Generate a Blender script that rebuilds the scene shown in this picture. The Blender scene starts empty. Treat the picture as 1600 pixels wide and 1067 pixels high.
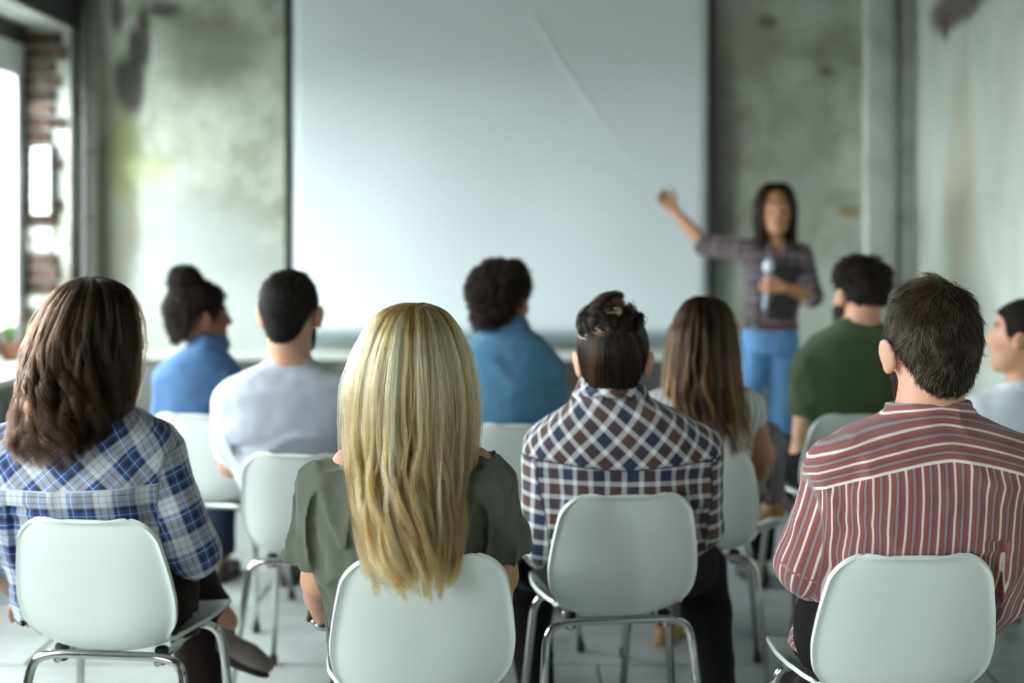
import bpy, math, random
import numpy as np
from mathutils import Vector, Matrix

random.seed(7)
RNG = np.random.default_rng(7)
SC = bpy.context.scene
COL = SC.collection

# ------------------------------------------------------------------ camera
F, H, CX, CY = 1900.0, 1.393, 800.0, 360.0      # focal length in px, eye height, principal column, horizon row
cam_data = bpy.data.cameras.new('camera')
cam = bpy.data.objects.new('camera', cam_data)
COL.objects.link(cam)
cam.location = (0, 0, H)
cam.rotation_euler = (math.pi / 2, 0, 0)
cam_data.sensor_width = 36.0
cam_data.lens = F / 1600.0 * 36.0
cam_data.shift_y = -(533.5 - CY) / 1600.0
cam_data.dof.use_dof = True
cam_data.dof.focus_distance = 2.46
cam_data.dof.aperture_fstop = 1.5
cam_data.clip_end = 100
SC.camera = cam

# ------------------------------------------------------------------ view, sky, daylight
SC.view_settings.view_transform = 'Standard'
SC.view_settings.look = 'None'
SC.view_settings.gamma = 1.0
SC.view_settings.exposure = 0.42
SC.view_settings.use_curve_mapping = False
world = bpy.data.worlds.new('overcast_sky')
SC.world = world
world.use_nodes = True
bg = world.node_tree.nodes['Background']
bg.inputs['Color'].default_value = (0.90, 0.985, 1.0, 1)
bg.inputs['Strength'].default_value = 27.0

ROOM_L, ROOM_R, ROOM_N, ROOM_B, ROOM_H = -2.44, 2.25, -4.2, 6.90, 3.4
NICHE = 0.30
WINDOWS = [(5.05, 6.72), (2.95, 4.42), (0.80, 2.10), (-2.9, -1.0)]     # along the left wall
WZ0, WZ1 = 0.72, 2.42
REAR = []

def portal(name, loc, rot, sx, sy):
    l = bpy.data.lights.new(name, 'AREA')
    l.shape = 'RECTANGLE'; l.size = sx; l.size_y = sy
    l.cycles.is_portal = True
    o = bpy.data.objects.new(name, l); COL.objects.link(o)
    o.location = loc; o.rotation_euler = rot
    return o
for (a, b) in WINDOWS:
    portal('daylight_portal', (ROOM_L - NICHE - 0.08, (a + b) / 2, (WZ0 + WZ1) / 2), (0, -math.pi / 2, 0), WZ1 - WZ0, b - a)
for (a, b) in REAR:
    portal('daylight_portal', ((a + b) / 2, ROOM_N - 0.08, 1.6), (math.pi / 2, 0, 0), b - a, 1.8)

# ------------------------------------------------------------------ helpers
def P(px, py, D):
    """photo pixel + distance from the camera plane -> point in the room"""
    return np.array([(px - CX) * D / F, D, H - (py - CY) * D / F])

def tag(o, label=None, cat=None, group=None, kind=None):
    if label: o['label'] = label
    if cat: o['category'] = cat
    if group: o['group'] = group
    if kind: o['kind'] = kind
    return o

def empty(name, loc=(0, 0, 0), rz=0.0):
    o = bpy.data.objects.new(name, None)
    o.empty_display_size = 0.1
    COL.objects.link(o)
    o.location = loc; o.rotation_euler = (0, 0, rz)
    return o

def mesh_obj(name, v, f, mat=None, parent=None, smooth=True, origin=None):
    v = np.asarray(v, dtype=np.float64).reshape(-1, 3)
    if origin is not None: v = v - np.asarray(origin)
    me = bpy.data.meshes.new(name)
    if isinstance(f, np.ndarray) and f.ndim == 2:
        n, k = f.shape
        me.vertices.add(len(v)); me.vertices.foreach_set('co', v.astype(np.float32).ravel())
        me.loops.add(n * k); me.loops.foreach_set('vertex_index', f.astype(np.int32).ravel())
        me.polygons.add(n)
        me.polygons.foreach_set('loop_start', (np.arange(n) * k).astype(np.int32))
        me.polygons.foreach_set('loop_total', np.full(n, k, np.int32))
        me.update(calc_edges=True); me.validate()
    else:
        me.from_pydata([tuple(p) for p in v], [], [tuple(int(i) for i in q) for q in f])
        me.update()
    if smooth and len(me.polygons):
        me.polygons.foreach_set('use_smooth', np.ones(len(me.polygons), bool))
    if mat: me.materials.append(mat)
    o = bpy.data.objects.new(name, me)
    COL.objects.link(o)
    if parent: o.parent = parent
    if origin is not None and parent is None: o.location = origin
    return o

class MB:
    """collects plain shapes for one mesh"""
    def __init__(s): s.v = []; s.f = []
    def add(s, v, f):
        n = len(s.v); s.v += [tuple(p) for p in v]; s.f += [tuple(i + n for i in q) for q in f]; return s
    def box(s, lo, hi):
        x0, y0, z0 = lo; x1, y1, z1 = hi
        return s.add([(x0,y0,z0),(x1,y0,z0),(x1,y1,z0),(x0,y1,z0),(x0,y0,z1),(x1,y0,z1),(x1,y1,z1),(x0,y1,z1)],
              [(0,3,2,1),(4,5,6,7),(0,1,5,4),(1,2,6,5),(2,3,7,6),(3,0,4,7)])
    def tube(s, pts, r, n=12):
        pts = np.asarray(pts, float); K = len(pts)
        r = np.full(K, r) if np.isscalar(r) else np.asarray(r, float)
        t = np.gradient(pts, axis=0); t /= np.linalg.norm(t, axis=1)[:, None]
        ref = np.array([0, 0, 1.0]) if abs(t[0][2]) < .9 else np.array([1.0, 0, 0])
        u = np.cross(t[0], ref); u /= np.linalg.norm(u)
        vs = []; fs = []
        for i in range(K):
            u = u - t[i] * np.dot(u, t[i]); u /= np.linalg.norm(u); w = np.cross(t[i], u)
            for j in range(n):
                a = 2 * math.pi * j / n
                vs.append(pts[i] + r[i] * (math.cos(a) * u + math.sin(a) * w))
        for i in range(K - 1):
            for j in range(n):
                k = (j + 1) % n
                fs.append((i*n+j, i*n+k, (i+1)*n+k, (i+1)*n+j))
        fs.append(tuple(range(n))[::-1]); fs.append(tuple((K-1)*n + j for j in range(n)))
        return s.add(vs, fs)
    def lathe(s, prof, c=(0, 0, 0), n=20, axis=None):
        vs = []; fs = []; K = len(prof)
        for (r, z) in prof:
            for j in range(n):
                a = 2 * math.pi * j / n
                vs.append((r * math.cos(a), r * math.sin(a), z))
        if axis is not None:
            q = Vector((0, 0, 1)).rotation_difference(Vector(axis))
            vs = [tuple(q @ Vector(p)) for p in vs]
        vs = [(p[0]+c[0], p[1]+c[1], p[2]+c[2]) for p in vs]
        for i in range(K - 1):
            for j in range(n):
                k = (j + 1) % n
                fs.append((i*n+j, i*n+k, (i+1)*n+k, (i+1)*n+j))
        fs.append(tuple(range(n))[::-1]); fs.append(tuple((K-1)*n + j for j in range(n)))
        return s.add(vs, fs)
    def build(s, name, mat, parent=None, smooth=False, bevel=0.0):
        o = mesh_obj(name, s.v, s.f, mat, parent, smooth)
        if bevel:
            m = o.modifiers.new('bevel', 'BEVEL'); m.width = bevel; m.segments = 2; m.limit_method = 'ANGLE'
        return o

def bez(pts, n=10, r=0.03):
    """polyline with rounded corners"""
    pts = [np.array(p, float) for p in pts]; out = [pts[0]]
    for i in range(1, len(pts) - 1):
        a, b, c = pts[i-1], pts[i], pts[i+1]
        d0 = min(r, np.linalg.norm(a-b)*.49); d1 = min(r, np.linalg.norm(c-b)*.49)
        p0 = b + (a-b)/np.linalg.norm(a-b)*d0; p1 = b + (c-b)/np.linalg.norm(c-b)*d1
        for k in range(n + 1):
            t = k / n; out.append((1-t)**2*p0 + 2*t*(1-t)*b + t*t*p1)
    out.append(pts[-1]); return out

# ------------------------------------------------------------------ noise
_TAB = np.random.default_rng(3).uniform(-1, 1, 65536).astype(np.float32)
def vnoise(p, seed=0):
    p = np.asarray(p, np.float64); i = np.floor(p).astype(np.int64); f = (p - i); f = f*f*(3-2*f)
    def h(a, b, c): return _TAB[((i[:,0]+a)*73856093 ^ (i[:,1]+b)*19349663 ^ (i[:,2]+c)*83492791 ^ seed*2654435) & 65535]
    x, y, z = f[:,0], f[:,1], f[:,2]
    c00 = h(0,0,0)*(1-x)+h(1,0,0)*x; c10 = h(0,1,0)*(1-x)+h(1,1,0)*x
    c01 = h(0,0,1)*(1-x)+h(1,0,1)*x; c11 = h(0,1,1)*(1-x)+h(1,1,1)*x
    return (c00*(1-y)+c10*y)*(1-z)+(c01*(1-y)+c11*y)*z

# ------------------------------------------------------------------ smooth solids -> one continuous surface
def smin(a, b, k):
    if k <= 0: return np.minimum(a, b)
    h = np.maximum(k - np.abs(a - b), 0) / k
    return np.minimum(a, b) - h*h*k*.25

class Solid:
    def __init__(s): s.pr = []; s.cuts = []; s.disp = None; s.lo = np.full(3, 9e9); s.hi = np.full(3, -9e9)
    def _b(s, fn, lo, hi, k):
        lo = np.asarray(lo, float); hi = np.asarray(hi, float)
        s.pr.append((fn, lo - .03 - k, hi + .03 + k, k)); s.lo = np.minimum(s.lo, lo); s.hi = np.maximum(s.hi, hi); return s
    def rc(s, a, b, ra, rb, k=.02, flat=False):
        a = np.asarray(a, float); b = np.asarray(b, float); ba = b - a; L2 = max(np.dot(ba, ba), 1e-9); dr = ba/math.sqrt(L2)
        def fn(p):
            pa = p - a; t = np.clip(pa @ ba / L2, 0, 1)
            d = np.linalg.norm(pa - t[:, None]*ba, axis=1) - (ra + (rb-ra)*t)
            if flat: d = np.maximum(d, (p - b) @ dr)
            return d
        m = max(ra, rb); return s._b(fn, np.minimum(a, b)-m, np.maximum(a, b)+m, k)
    def el(s, c, r, k=.02, R=None):
        c = np.asarray(c, float); r = np.asarray(r, float)
        def fn(p):
            q = p - c
            if R is not None: q = q @ R           # world -> local (R columns are local axes)
            k0 = np.linalg.norm(q/r, axis=1); k1 = np.linalg.norm(q/(r*r), axis=1) + 1e-9
            return k0*(k0-1)/k1
        m = r.max(); return s._b(fn, c-m, c+m, k)
    def loft(s, rows, k=.02, inset=0.0, n=2.3):
        """rows (z, cx, cy, a, b) from top down"""
        R = np.array(sorted(rows, key=lambda q: q[0])); zs = R[:, 0]
        zz = np.linspace(zs[0], zs[-1], 120); sm = []
        for c in range(1, 5):
            v = np.interp(zz, zs, R[:, c]); w = np.array([.25, .5, .25])
            for _ in range(5):
                vp = np.concatenate([[v[0]], v, [v[-1]]]); v = np.convolve(vp, w, 'valid')
            sm.append(v)
        def fn(p):
            z = p[:, 2]; cx, cy, a, b = [np.interp(z, zz, v) for v in sm]
            a = np.maximum(a - inset, .005); b = np.maximum(b - inset, .005)
            q = (np.abs((p[:,0]-cx)/a)**n + np.abs((p[:,1]-cy)/b)**n + 1e-9)**(1/n)
            d = (q-1)*np.minimum(a, b)
            return np.maximum(d, np.maximum(z-zs[-1]+inset*.3, zs[0]-z))
        s.rowfn = lambda z: [np.interp(z, zz, v) for v in sm]
        lo = [(R[:,1]-R[:,3]).min(), (R[:,2]-R[:,4]).min(), zs[0]]; hi = [(R[:,1]+R[:,3]).max(), (R[:,2]+R[:,4]).max(), zs[-1]]
        return s._b(fn, lo, hi, k)
    def ring(s, c, rx, ry, hh, t, k=.004, slope=0.0, flare=0.0):
        c = np.asarray(c, float)
        def fn(p):
            q = p - c; zz = q[:,2] - slope*q[:,1]; fx = 1 - flare*zz
            e = (np.sqrt((q[:,0]/(rx*fx))**2 + (q[:,1]/(ry*fx))**2) - 1)*min(rx, ry)
            dx = np.abs(e) - t*.5; dz = np.abs(zz) - hh*.5 
            return np.minimum(np.maximum(dx, dz), 0) + np.sqrt(np.maximum(dx,0)**2 + np.maximum(dz,0)**2) - t*.5
        m = np.array([rx+t*2, ry+t*2, hh+t*2+abs(slope)*ry]); return s._b(fn, c-m, c+m, k)
    def val(s, p, disp=True):
        d = np.full(len(p), .25)
        for fn, lo, hi, k in s.pr:
            m = np.all((p > lo) & (p < hi), axis=1)
            if m.any(): d[m] = smin(d[m], fn(p[m]), k)
        if disp and s.disp is not None:
            m = np.abs(d) < .05
            if m.any(): d[m] = d[m] + s.disp(p[m])
        for c in s.cuts: d = np.maximum(d, c(p))
        return d
    def surf(s, h):
        B = 4
        lo = s.lo - 4*h; n = np.ceil((s.hi + 4*h - lo)/h/B).astype(int)
        cs = [lo[i] + np.arange(n[i]+1)*h*B for i in range(3)]
        G = np.stack(np.meshgrid(*cs, indexing='ij'), -1).reshape(-1, 3)
        cv = s.val(G, False).reshape(n+1)
        mn = np.full(n, 9e9); mx = np.full(n, -9e9)
        for a in (0,1):
            for b in (0,1):
                for c in (0,1):
                    q = cv[a:n[0]+a, b:n[1]+b, c:n[2]+c]; mn = np.minimum(mn, q); mx = np.maximum(mx, q)
        ctr = .5*(mn+mx)
        act = (mn < 2.2*h*B) & (mx > -2.2*h*B)
        N = n*B
        D = np.repeat(np.repeat(np.repeat(np.where(ctr > 0, .2, -.2), B, 0), B, 1), B, 2)
        D = np.pad(D, ((0,1),(0,1),(0,1)), mode='edge')
        need = np.zeros(N+1, bool)
        A = np.argwhere(act)
        o = np.stack(np.meshgrid(*[np.arange(B+1)]*3, indexing='ij'), -1).reshape(-1, 3)
        idx = (A[:, None, :]*B + o[None]).reshape(-1, 3)
        need[idx[:,0], idx[:,1], idx[:,2]] = True
        I = np.argwhere(need)
        vals = s.val(lo + I*h)
        D[I[:,0], I[:,1], I[:,2]] = vals
        neg = D < 0
        cnt = np.zeros(N, np.int8)
        for a in (0,1):
            for b in (0,1):
                for c in (0,1): cnt += neg[a:N[0]+a, b:N[1]+b, c:N[2]+c]
        cells = np.argwhere((cnt > 0) & (cnt < 8))
        cid = np.full(N, -1, np.int64); cid[cells[:,0], cells[:,1], cells[:,2]] = np.arange(len(cells))
        acc = np.zeros((len(cells), 3)); num = np.zeros(len(cells))
        C8 = {}
        for a in (0,1):
            for b in (0,1):
                for c in (0,1): C8[(a,b,c)] = D[cells[:,0]+a, cells[:,1]+b, cells[:,2]+c]
        for ax in range(3):
            for b in (0,1):
                for c in (0,1):
                    o0 = [0,0,0]; oth = [i for i in range(3) if i != ax]; o0[oth[0]] = b; o0[oth[1]] = c
                    o1 = list(o0); o1[ax] = 1
                    v0 = C8[tuple(o0)]; v1 = C8[tuple(o1)]; m = (v0 < 0) != (v1 < 0)
                    t = np.where(m, v0/np.where(m, v0-v1, 1), 0)
                    pt = np.tile(np.array(o0, float), (len(cells), 1)); pt[:, ax] += t
                    acc[m] += pt[m]; num[m] += 1
        V = lo + (cells + acc/np.maximum(num, 1)[:, None])*h
        Q = []
        for ax in range(3):
            b, c = (ax+1) % 3, (ax+2) % 3
            sl0 = [slice(1, None)]*3; sl1 = [slice(1, None)]*3
            sl0[ax] = slice(0, -1); sl1[ax] = slice(1, None)
            s0 = neg[tuple(sl0)]; s1 = neg[tuple(sl1)]
            E = np.argwhere(s0 != s1)
            if not len(E): continue
            g = E.copy()
            for i in range(3):
                if i != ax: g[:, i] += 1
            ok = np.all(g < N, axis=1); E = E[ok]; g = g[ok]
            sg = s0[E[:,0], E[:,1], E[:,2]]
            def cc(db, dc):
                q = g.copy(); q[:, b] -= db; q[:, c] -= dc; return cid[q[:,0], q[:,1], q[:,2]]
            q = np.stack([cc(1,1), cc(0,1), cc(0,0), cc(1,0)], 1)
            q[~sg] = q[~sg][:, ::-1]
            q = q[np.all(q >= 0, axis=1)]
            Q.append(q)
        Q = np.concatenate(Q)
        # two light smoothing passes
        e = np.concatenate([Q[:, [0,1]], Q[:, [1,2]], Q[:, [2,3]], Q[:, [3,0]]])
        for _ in range(2):
            S = np.zeros_like(V); nn = np.zeros(len(V))
            for a in range(3):
                S[:, a] = np.bincount(e[:,0], V[e[:,1], a], len(V)) + np.bincount(e[:,1], V[e[:,0], a], len(V))
            nn = np.bincount(e[:,0], minlength=len(V)) + np.bincount(e[:,1], minlength=len(V))
            V = .5*V + .5*S/np.maximum(nn, 1)[:, None]
        return V, Q

def vnormals(V, Q):
    a = np.cross(V[Q[:,2]]-V[Q[:,0]], V[Q[:,3]]-V[Q[:,1]])
    N = np.zeros_like(V)
    for k in range(4):
        for c in range(3): N[:, c] += np.bincount(Q[:, k], a[:, c], len(V))
    return N/np.maximum(np.linalg.norm(N, axis=1), 1e-12)[:, None]

def set_attr(o, name, data, typ='FLOAT_VECTOR'):
    at = o.data.attributes.new(name, typ, 'POINT')
    at.data.foreach_set('vector' if typ == 'FLOAT_VECTOR' else 'value', np.asarray(data, np.float32).ravel())

# ------------------------------------------------------------------ materials
class NT:
    def __init__(s, name):
        s.m = bpy.data.materials.new(name); s.m.use_nodes = True
        s.t = s.m.node_tree; s.t.nodes.clear()
        s.out = s.t.nodes.new('ShaderNodeOutputMaterial')
    def n(s, typ, **kw):
        nd = s.t.nodes.new('ShaderNode' + typ)
        for k, v in kw.items(): setattr(nd, k, v)
        return nd
    def lk(s, a, b): s.t.links.new(a, b)
    def put(s, sock, v):
        if hasattr(v, 'links') or hasattr(v, 'is_linked'): s.lk(v, sock)
        else:
            try: sock.default_value = v
            except Exception: sock.default_value = (*v, 1)
    def math(s, op, a, b=0.0, c=None, clamp=False):
        nd = s.n('Math', operation=op); nd.use_clamp = clamp
        s.put(nd.inputs[0], a); s.put(nd.inputs[1], b)
        if c is not None: s.put(nd.inputs[2], c)
        return nd.outputs[0]
    def mix(s, f, a, b, bt='MIX'):
        nd = s.n('Mix', data_type='RGBA', blend_type=bt)
        s.put(nd.inputs[0], f); s.put(nd.inputs[6], a if not isinstance(a, tuple) else (*a[:3], 1)); s.put(nd.inputs[7], b if not isinstance(b, tuple) else (*b[:3], 1))
        return nd.outputs[2]
    def ramp(s, f, stops, interp='LINEAR'):
        nd = s.n('ValToRGB'); cr = nd.color_ramp; cr.interpolation = interp
        while len(cr.elements) < len(stops): cr.elements.new(.5)
        for e, (p, c) in zip(cr.elements, stops): e.position = p; e.color = (*c[:3], 1) if not np.isscalar(c) else (c, c, c, 1)
        s.put(nd.inputs[0], f); return nd.outputs[0]
    def attr(s, name):
        nd = s.n('Attribute', attribute_name=name); return nd
    def xyz(s, v):
        nd = s.n('SeparateXYZ'); s.lk(v, nd.inputs[0]); return nd.outputs
    def noise(s, scale, detail=4, vec=None, rough=.55, dist=0.0):
        nd = s.n('TexNoise'); nd.inputs['Scale'].default_value = scale; nd.inputs['Detail'].default_value = detail
        nd.inputs['Roughness'].default_value = rough; nd.inputs['Distortion'].default_value = dist
        if vec is not None: s.lk(vec, nd.inputs['Vector'])
        return nd.outputs['Fac']
    def obj(s): return s.n('TexCoord').outputs['Object']
    def scale(s, v, sc):
        nd = s.n('Mapping'); s.lk(v, nd.inputs[0]); nd.inputs['Scale'].default_value = sc; return nd.outputs[0]
    def bump(s, h, strength=.3, dist=.002):
        nd = s.n('Bump'); nd.inputs['Strength'].default_value = strength; nd.inputs['Distance'].default_value = dist
        s.lk(h, nd.inputs['Height']); return nd.outputs[0]
    def bsdf(s, color, rough=.6, metal=0.0, spec=.5, normal=None, **kw):
        b = s.n('BsdfPrincipled'); s.put(b.inputs['Base Color'], color if not isinstance(color, tuple) else (*color[:3], 1))
        s.put(b.inputs['Roughness'], rough); b.inputs['Metallic'].default_value = metal
        b.inputs['Specular IOR Level'].default_value = spec
        if normal is not None: s.lk(normal, b.inputs['Normal'])
        for k, v in kw.items(): b.inputs[k.replace('_', ' ')].default_value = v
        s.lk(b.outputs[0], s.out.inputs[0]); return b

def plain(name, col, rough=.6, metal=0.0, spec=.5, var=.0, nscale=8.0, bump=0.0, **kw):
    t = NT(name)
    o = t.obj(); nz = t.noise(nscale, 4, o)
    c = t.mix(nz, tuple(x*(1-var) for x in col), tuple(min(1, x*(1+var)) for x in col)) if var else tuple(col)
    nrm = t.bump(t.noise(nscale*12, 3, o), bump, .002) if bump else None
    t.bsdf(c, rough, metal, spec, nrm, **kw); return t.m

def fabric(name, col, var=.12, weave=900.0, bump=.25):
    sh = .2 if max(col) > .06 else .02
    t = NT(name); o = t.obj()
    n1 = t.noise(14, 5, o); n2 = t.noise(weave*.25, 2, t.scale(o, (1, 1, .15)))
    f = t.math('ADD', t.math('MULTIPLY', n1, .5), t.math('MULTIPLY', n2, .5))
    c = t.mix(f, tuple(x*(1-var*2) for x in col), tuple(min(1, x*(1+var*2)) for x in col))
    t.bsdf(c, .9, 0, .15, t.bump(n2, bump, .001), Sheen_Weight=sh, Sheen_Roughness=.5); return t.m

def skin(name, col, sss=.12):
    t = NT(name); o = t.obj(); n1 = t.noise(25, 4, o); n2 = t.noise(300, 2, o)
    red = (min(1, col[0]*1.02), col[1]*.80, col[2]*.72)
    c = t.mix(t.math('MULTIPLY', n1, .55), tuple(col), red)
    a = t.attr('mark')                                 # lips, brows
    c = t.mix(a.outputs['Fac'], c, (col[0]*.55, col[1]*.25, col[2]*.22))
    b = t.bsdf(c, .5, 0, .4, t.bump(n2, .15, .0006))
    b.inputs['Subsurface Weight'].default_value = sss
    b.inputs['Subsurface Radius'].default_value = (.012, .004, .002)
    b.inputs['Subsurface Scale'].default_value = 1.0
    return t.m

def hairmat(name, stops, rough=.32, coat=.0, ior=1.45):
    """stops: dark..light over the tint attribute (per strand, 0..1)"""
    t = NT(name); a = t.attr('tint')
    c = t.ramp(a.outputs['Fac'], stops)
    b = t.n('BsdfHairPrincipled'); b.parametrization = 'COLOR'
    t.lk(c, b.inputs['Color']); b.inputs['Roughness'].default_value = rough; b.inputs['Radial Roughness'].default_value = .4
    b.inputs['Coat'].default_value = coat; b.inputs['IOR'].default_value = ior
    t.lk(b.outputs[0], t.out.inputs[0]); return t.m

def hairmat_matt(name, stops, spec=.25, rough=.42):
    t = NT(name); a = t.attr('tint')
    t.bsdf(t.ramp(a.outputs['Fac'], stops), rough, 0, spec); return t.m

def scalpmat(name, col):
    t = NT(name); o = t.obj(); n = t.noise(160, 3, t.scale(o, (1, 1, .08)))
    c = t.mix(n, tuple(x*.5 for x in col), tuple(min(1, x*1.4) for x in col))
    t.bsdf(c, .65, 0, .12, t.bump(n, .6, .003)); return t.m

def band(t, coord, period, stops, off=0.0, interp='CONSTANT'):
    f = t.math('FRACT', t.math('DIVIDE', t.math('ADD', coord, off + 100*period), period))
    return t.ramp(f, stops, interp)
# ------------------------------------------------------------------ the room
def wall_mat(name, base, light, dark, seed=0.0, streak=(1, 1, 1), blobs=(), axis='XZ', grad=None):
    t = NT(name); o = t.obj()
    mp = t.n('Mapping'); t.lk(o, mp.inputs[0]); mp.inputs['Location'].default_value = (seed, seed*.7, seed*1.3)
    mp.inputs['Scale'].default_value = streak; v = mp.outputs[0]
    big = t.noise(1.1, 7, v, .62, .4); mid = t.noise(4.5, 6, v, .6, .3); fine = t.noise(38, 5, v, .6)
    c = t.ramp(big, [(.36, dark), (.50, base), (.64, light)])
    c = t.mix(t.math('MULTIPLY', t.ramp(mid, [(.44, 0.0), (.68, 1.0)]), .55), c, light)
    c = t.mix(t.math('MULTIPLY', t.ramp(mid, [(.30, 1.0), (.46, 0.0)]), .6), c, dark)
    c = t.mix(t.math('MULTIPLY', fine, .35), c, tuple(x*.55 for x in base))
    x, y, z = t.xyz(o)
    h = x if axis == 'XZ' else y
    dn = t.math('MULTIPLY', t.math('SUBTRACT', t.noise(3.2, 5, o, .6, .5), .5), .9)
    dn2 = t.math('MULTIPLY', t.math('SUBTRACT', t.noise(4.1, 5, t.scale(o, (1.3, 1.3, .8)), .6, .8), .5), .9)
    for (bx, bz, rx, rz, col, st) in blobs:
        ux = t.math('DIVIDE', t.math('ADD', t.math('SUBTRACT', h, bx), t.math('MULTIPLY', dn, min(rx, .35))), rx)
        uz = t.math('DIVIDE', t.math('ADD', t.math('SUBTRACT', z, bz), t.math('MULTIPLY', dn2, min(rz, .35))), rz)
        d = t.math('SQRT', t.math('ADD', t.math('MULTIPLY', ux, ux), t.math('MULTIPLY', uz, uz)))
        c = t.mix(t.math('MULTIPLY', t.ramp(d, [(.55, 1.0), (1.0, 0.0)]), st), c, col)
    hgt = t.math('ADD', t.math('MULTIPLY', mid, .7), t.math('MULTIPLY', fine, .3))
    t.bsdf(c, .88, 0, .2, t.bump(hgt, .5, .012)); return t.m

def wx(px, D=6.9): return (px - CX)*D/F
def wz(py, D=6.9): return H - (py - CY)*D/F
back_blobs = [
    (wx(300), wz(420), .62, .55, (.31, .335, .315), .9), (wx(400), wz(500), .50, .30, (.37, .40, .38), .85),
    (wx(180), wz(330), .16, 1.1, (.10, .095, .06), .75), (wx(196), wz(235), .13, .34, (.13, .14, .05), .7),
    (wx(232), wz(262), .16, .11, (.30, .34, .16), .55), (wx(203), wz(132), .11, .20, (.045, .04, .038), .95), (wx(212), wz(80), .06, .16, (.05, .045, .042), .95),
    (wx(225), wz(55), .05, .26, (.06, .055, .05), .9), (wx(258), wz(15), .12, .06, (.07, .065, .06), .85),
    (wx(183), wz(18), .05, .16, (.07, .065, .06), .85), (wx(330), wz(80), .36, .30, (.16, .16, .14), .65),
    (wx(1200), wz(34), .07, .05, (.07, .06, .05), .9), (wx(1160), wz(60), .30, .35, (.27, .25, .21), .6),
    (wx(1130), wz(250), .13, .8, (.16, .14, .125), .7), (wx(1255), wz(230), .22, .45, (.34, .37, .32), .6),
    (wx(1330), wz(330), .09, .05, (.30, .22, .12), .8), (wx(1280), wz(480), .35, .4, (.58, .62, .55), .7),
    (wx(1290), wz(112), .05, .04, (.10, .10, .09), .8)]
M_back = wall_mat('peeling_concrete_plaster', (.43, .46, .385), (.62, .66, .59), (.24, .245, .20), 1.3, (1, 1, 1), back_blobs)
right_blobs = [
    (6.1, wz(300, 6.1), .26, .75, (.48, .43, .31), .4), (6.0, wz(330, 6.0), .12, .35, (.36, .33, .22), .45), (5.95, wz(470, 5.9), .2, .5, (.36, .38, .34), .5),
    (6.15, wz(8, 6.1), .50, .13, (.085, .06, .045), .85), (6.3, wz(40, 6.3), .07, .10, (.10, .07, .05), .8),
    (5.5, wz(200, 5.5), .18, .8, (.44, .44, .37), .35)]
M_right = wall_mat('streaked_pale_plaster', (.51, .55, .49), (.66, .70, .645), (.37, .39, .33), 5.1, (1, .8, .30), right_blobs, axis='YZ')
M_left = wall_mat('grimy_plaster', (.30, .31, .27), (.52, .55, .51), (.12, .11, .09), 9.0)
M_pale = wall_mat('pale_plaster', (.56, .60, .54), (.68, .71, .67), (.40, .42, .36), 3.0)
M_ceil = plain('ceiling_paint', (.14, .14, .13), .9, var=.1)
M_white = plain('white_gloss_paint', (.78, .81, .80), .35, var=.04)
M_dark = plain('dark_steel', (.035, .032, .03), .55, var=.3)
M_pipe = plain('grey_painted_pipe', (.13, .13, .125), .5, var=.25, bump=.1)
M_pipe2 = plain('plastered_pipe', (.27, .27, .23), .8, var=.2, bump=.1)
def glass():
    t = NT('window_glass'); a = t.n('BsdfTransparent'); g = t.n('BsdfGlossy'); g.inputs['Roughness'].default_value = .02
    m = t.n('MixShader'); m.inputs[0].default_value = .07
    t.lk(a.outputs[0], m.inputs[1]); t.lk(g.outputs[0], m.inputs[2]); t.lk(m.outputs[0], t.out.inputs[0]); return t.m
M_glass = glass()

# yard outside the windows
tag(MB().box((-60, -50, -1.2), (ROOM_L - 1.0, 60, -1.0)).build('ground', plain('yard_asphalt', (.22, .22, .21), .9, var=.2, nscale=.5)), 'grey yard outside the windows', kind='structure')

# floor: slabs with recessed joints over a base
def floor_mat():
    t = NT('worn_concrete_slab'); o = t.obj(); oi = t.n('ObjectInfo')
    n1 = t.noise(2.2, 6, o, .6, .5); n2 = t.noise(30, 4, o)
    c = t.ramp(n1, [(.30, (.25, .275, .265)), (.5, (.38, .415, .40)), (.72, (.50, .54, .525))])
    c = t.mix(t.math('MULTIPLY', n2, .3), c, (.20, .21, .20))
    c = t.mix(t.math('MULTIPLY', oi.outputs['Random'], .35), c, (.27, .285, .27))
    t.bsdf(c, t.ramp(n1, [(.3, .28), (.7, .5)]), 0, .5, t.bump(n2, .12, .003)); return t.m
M_floor = floor_mat()
M_joint = plain('floor_joint', (.10, .105, .10), .9, var=.2)
fl = MB().box((ROOM_L - .4, ROOM_N - .1, -.12), (ROOM_R + .1, ROOM_B + .1, -.006)).build('floor', M_joint)
tag(fl, 'worn grey concrete slab floor with dark joints', kind='structure')
def slab_mesh(w, l):
    g = .004; b = .003
    v = [(g, g, -.02), (w-g, g, -.02), (w-g, l-g, -.02), (g, l-g, -.02), (g, g, -b), (w-g, g, -b), (w-g, l-g, -b), (g, l-g, -b),
         (g+b, g+b, 0), (w-g-b, g+b, 0), (w-g-b, l-g-b, 0), (g+b, l-g-b, 0)]
    f = [(0,1,5,4), (1,2,6,5), (2,3,7,6), (3,0,4,7), (4,5,9,8), (5,6,10,9), (6,7,11,10), (7,4,8,11), (8,9,10,11)]
    me = bpy.data.meshes.new('floor_slab'); me.from_pydata(v, [], f); me.update(); me.materials.append(M_floor); return me
SL = slab_mesh(1.225, .60)
ny = int((ROOM_B - ROOM_N)/.6) + 1
for j in range(ny):
    off = 0 if j % 2 == 0 else -.61
    for i in range(5):
        x = ROOM_L - .45 + i*1.225 + off + .1; y = ROOM_B - (j+1)*.6
        if x > ROOM_R: continue
        o = bpy.data.objects.new('floor_slab', SL); COL.objects.link(o); o.location = (x, y, 0); o.parent = fl

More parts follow.
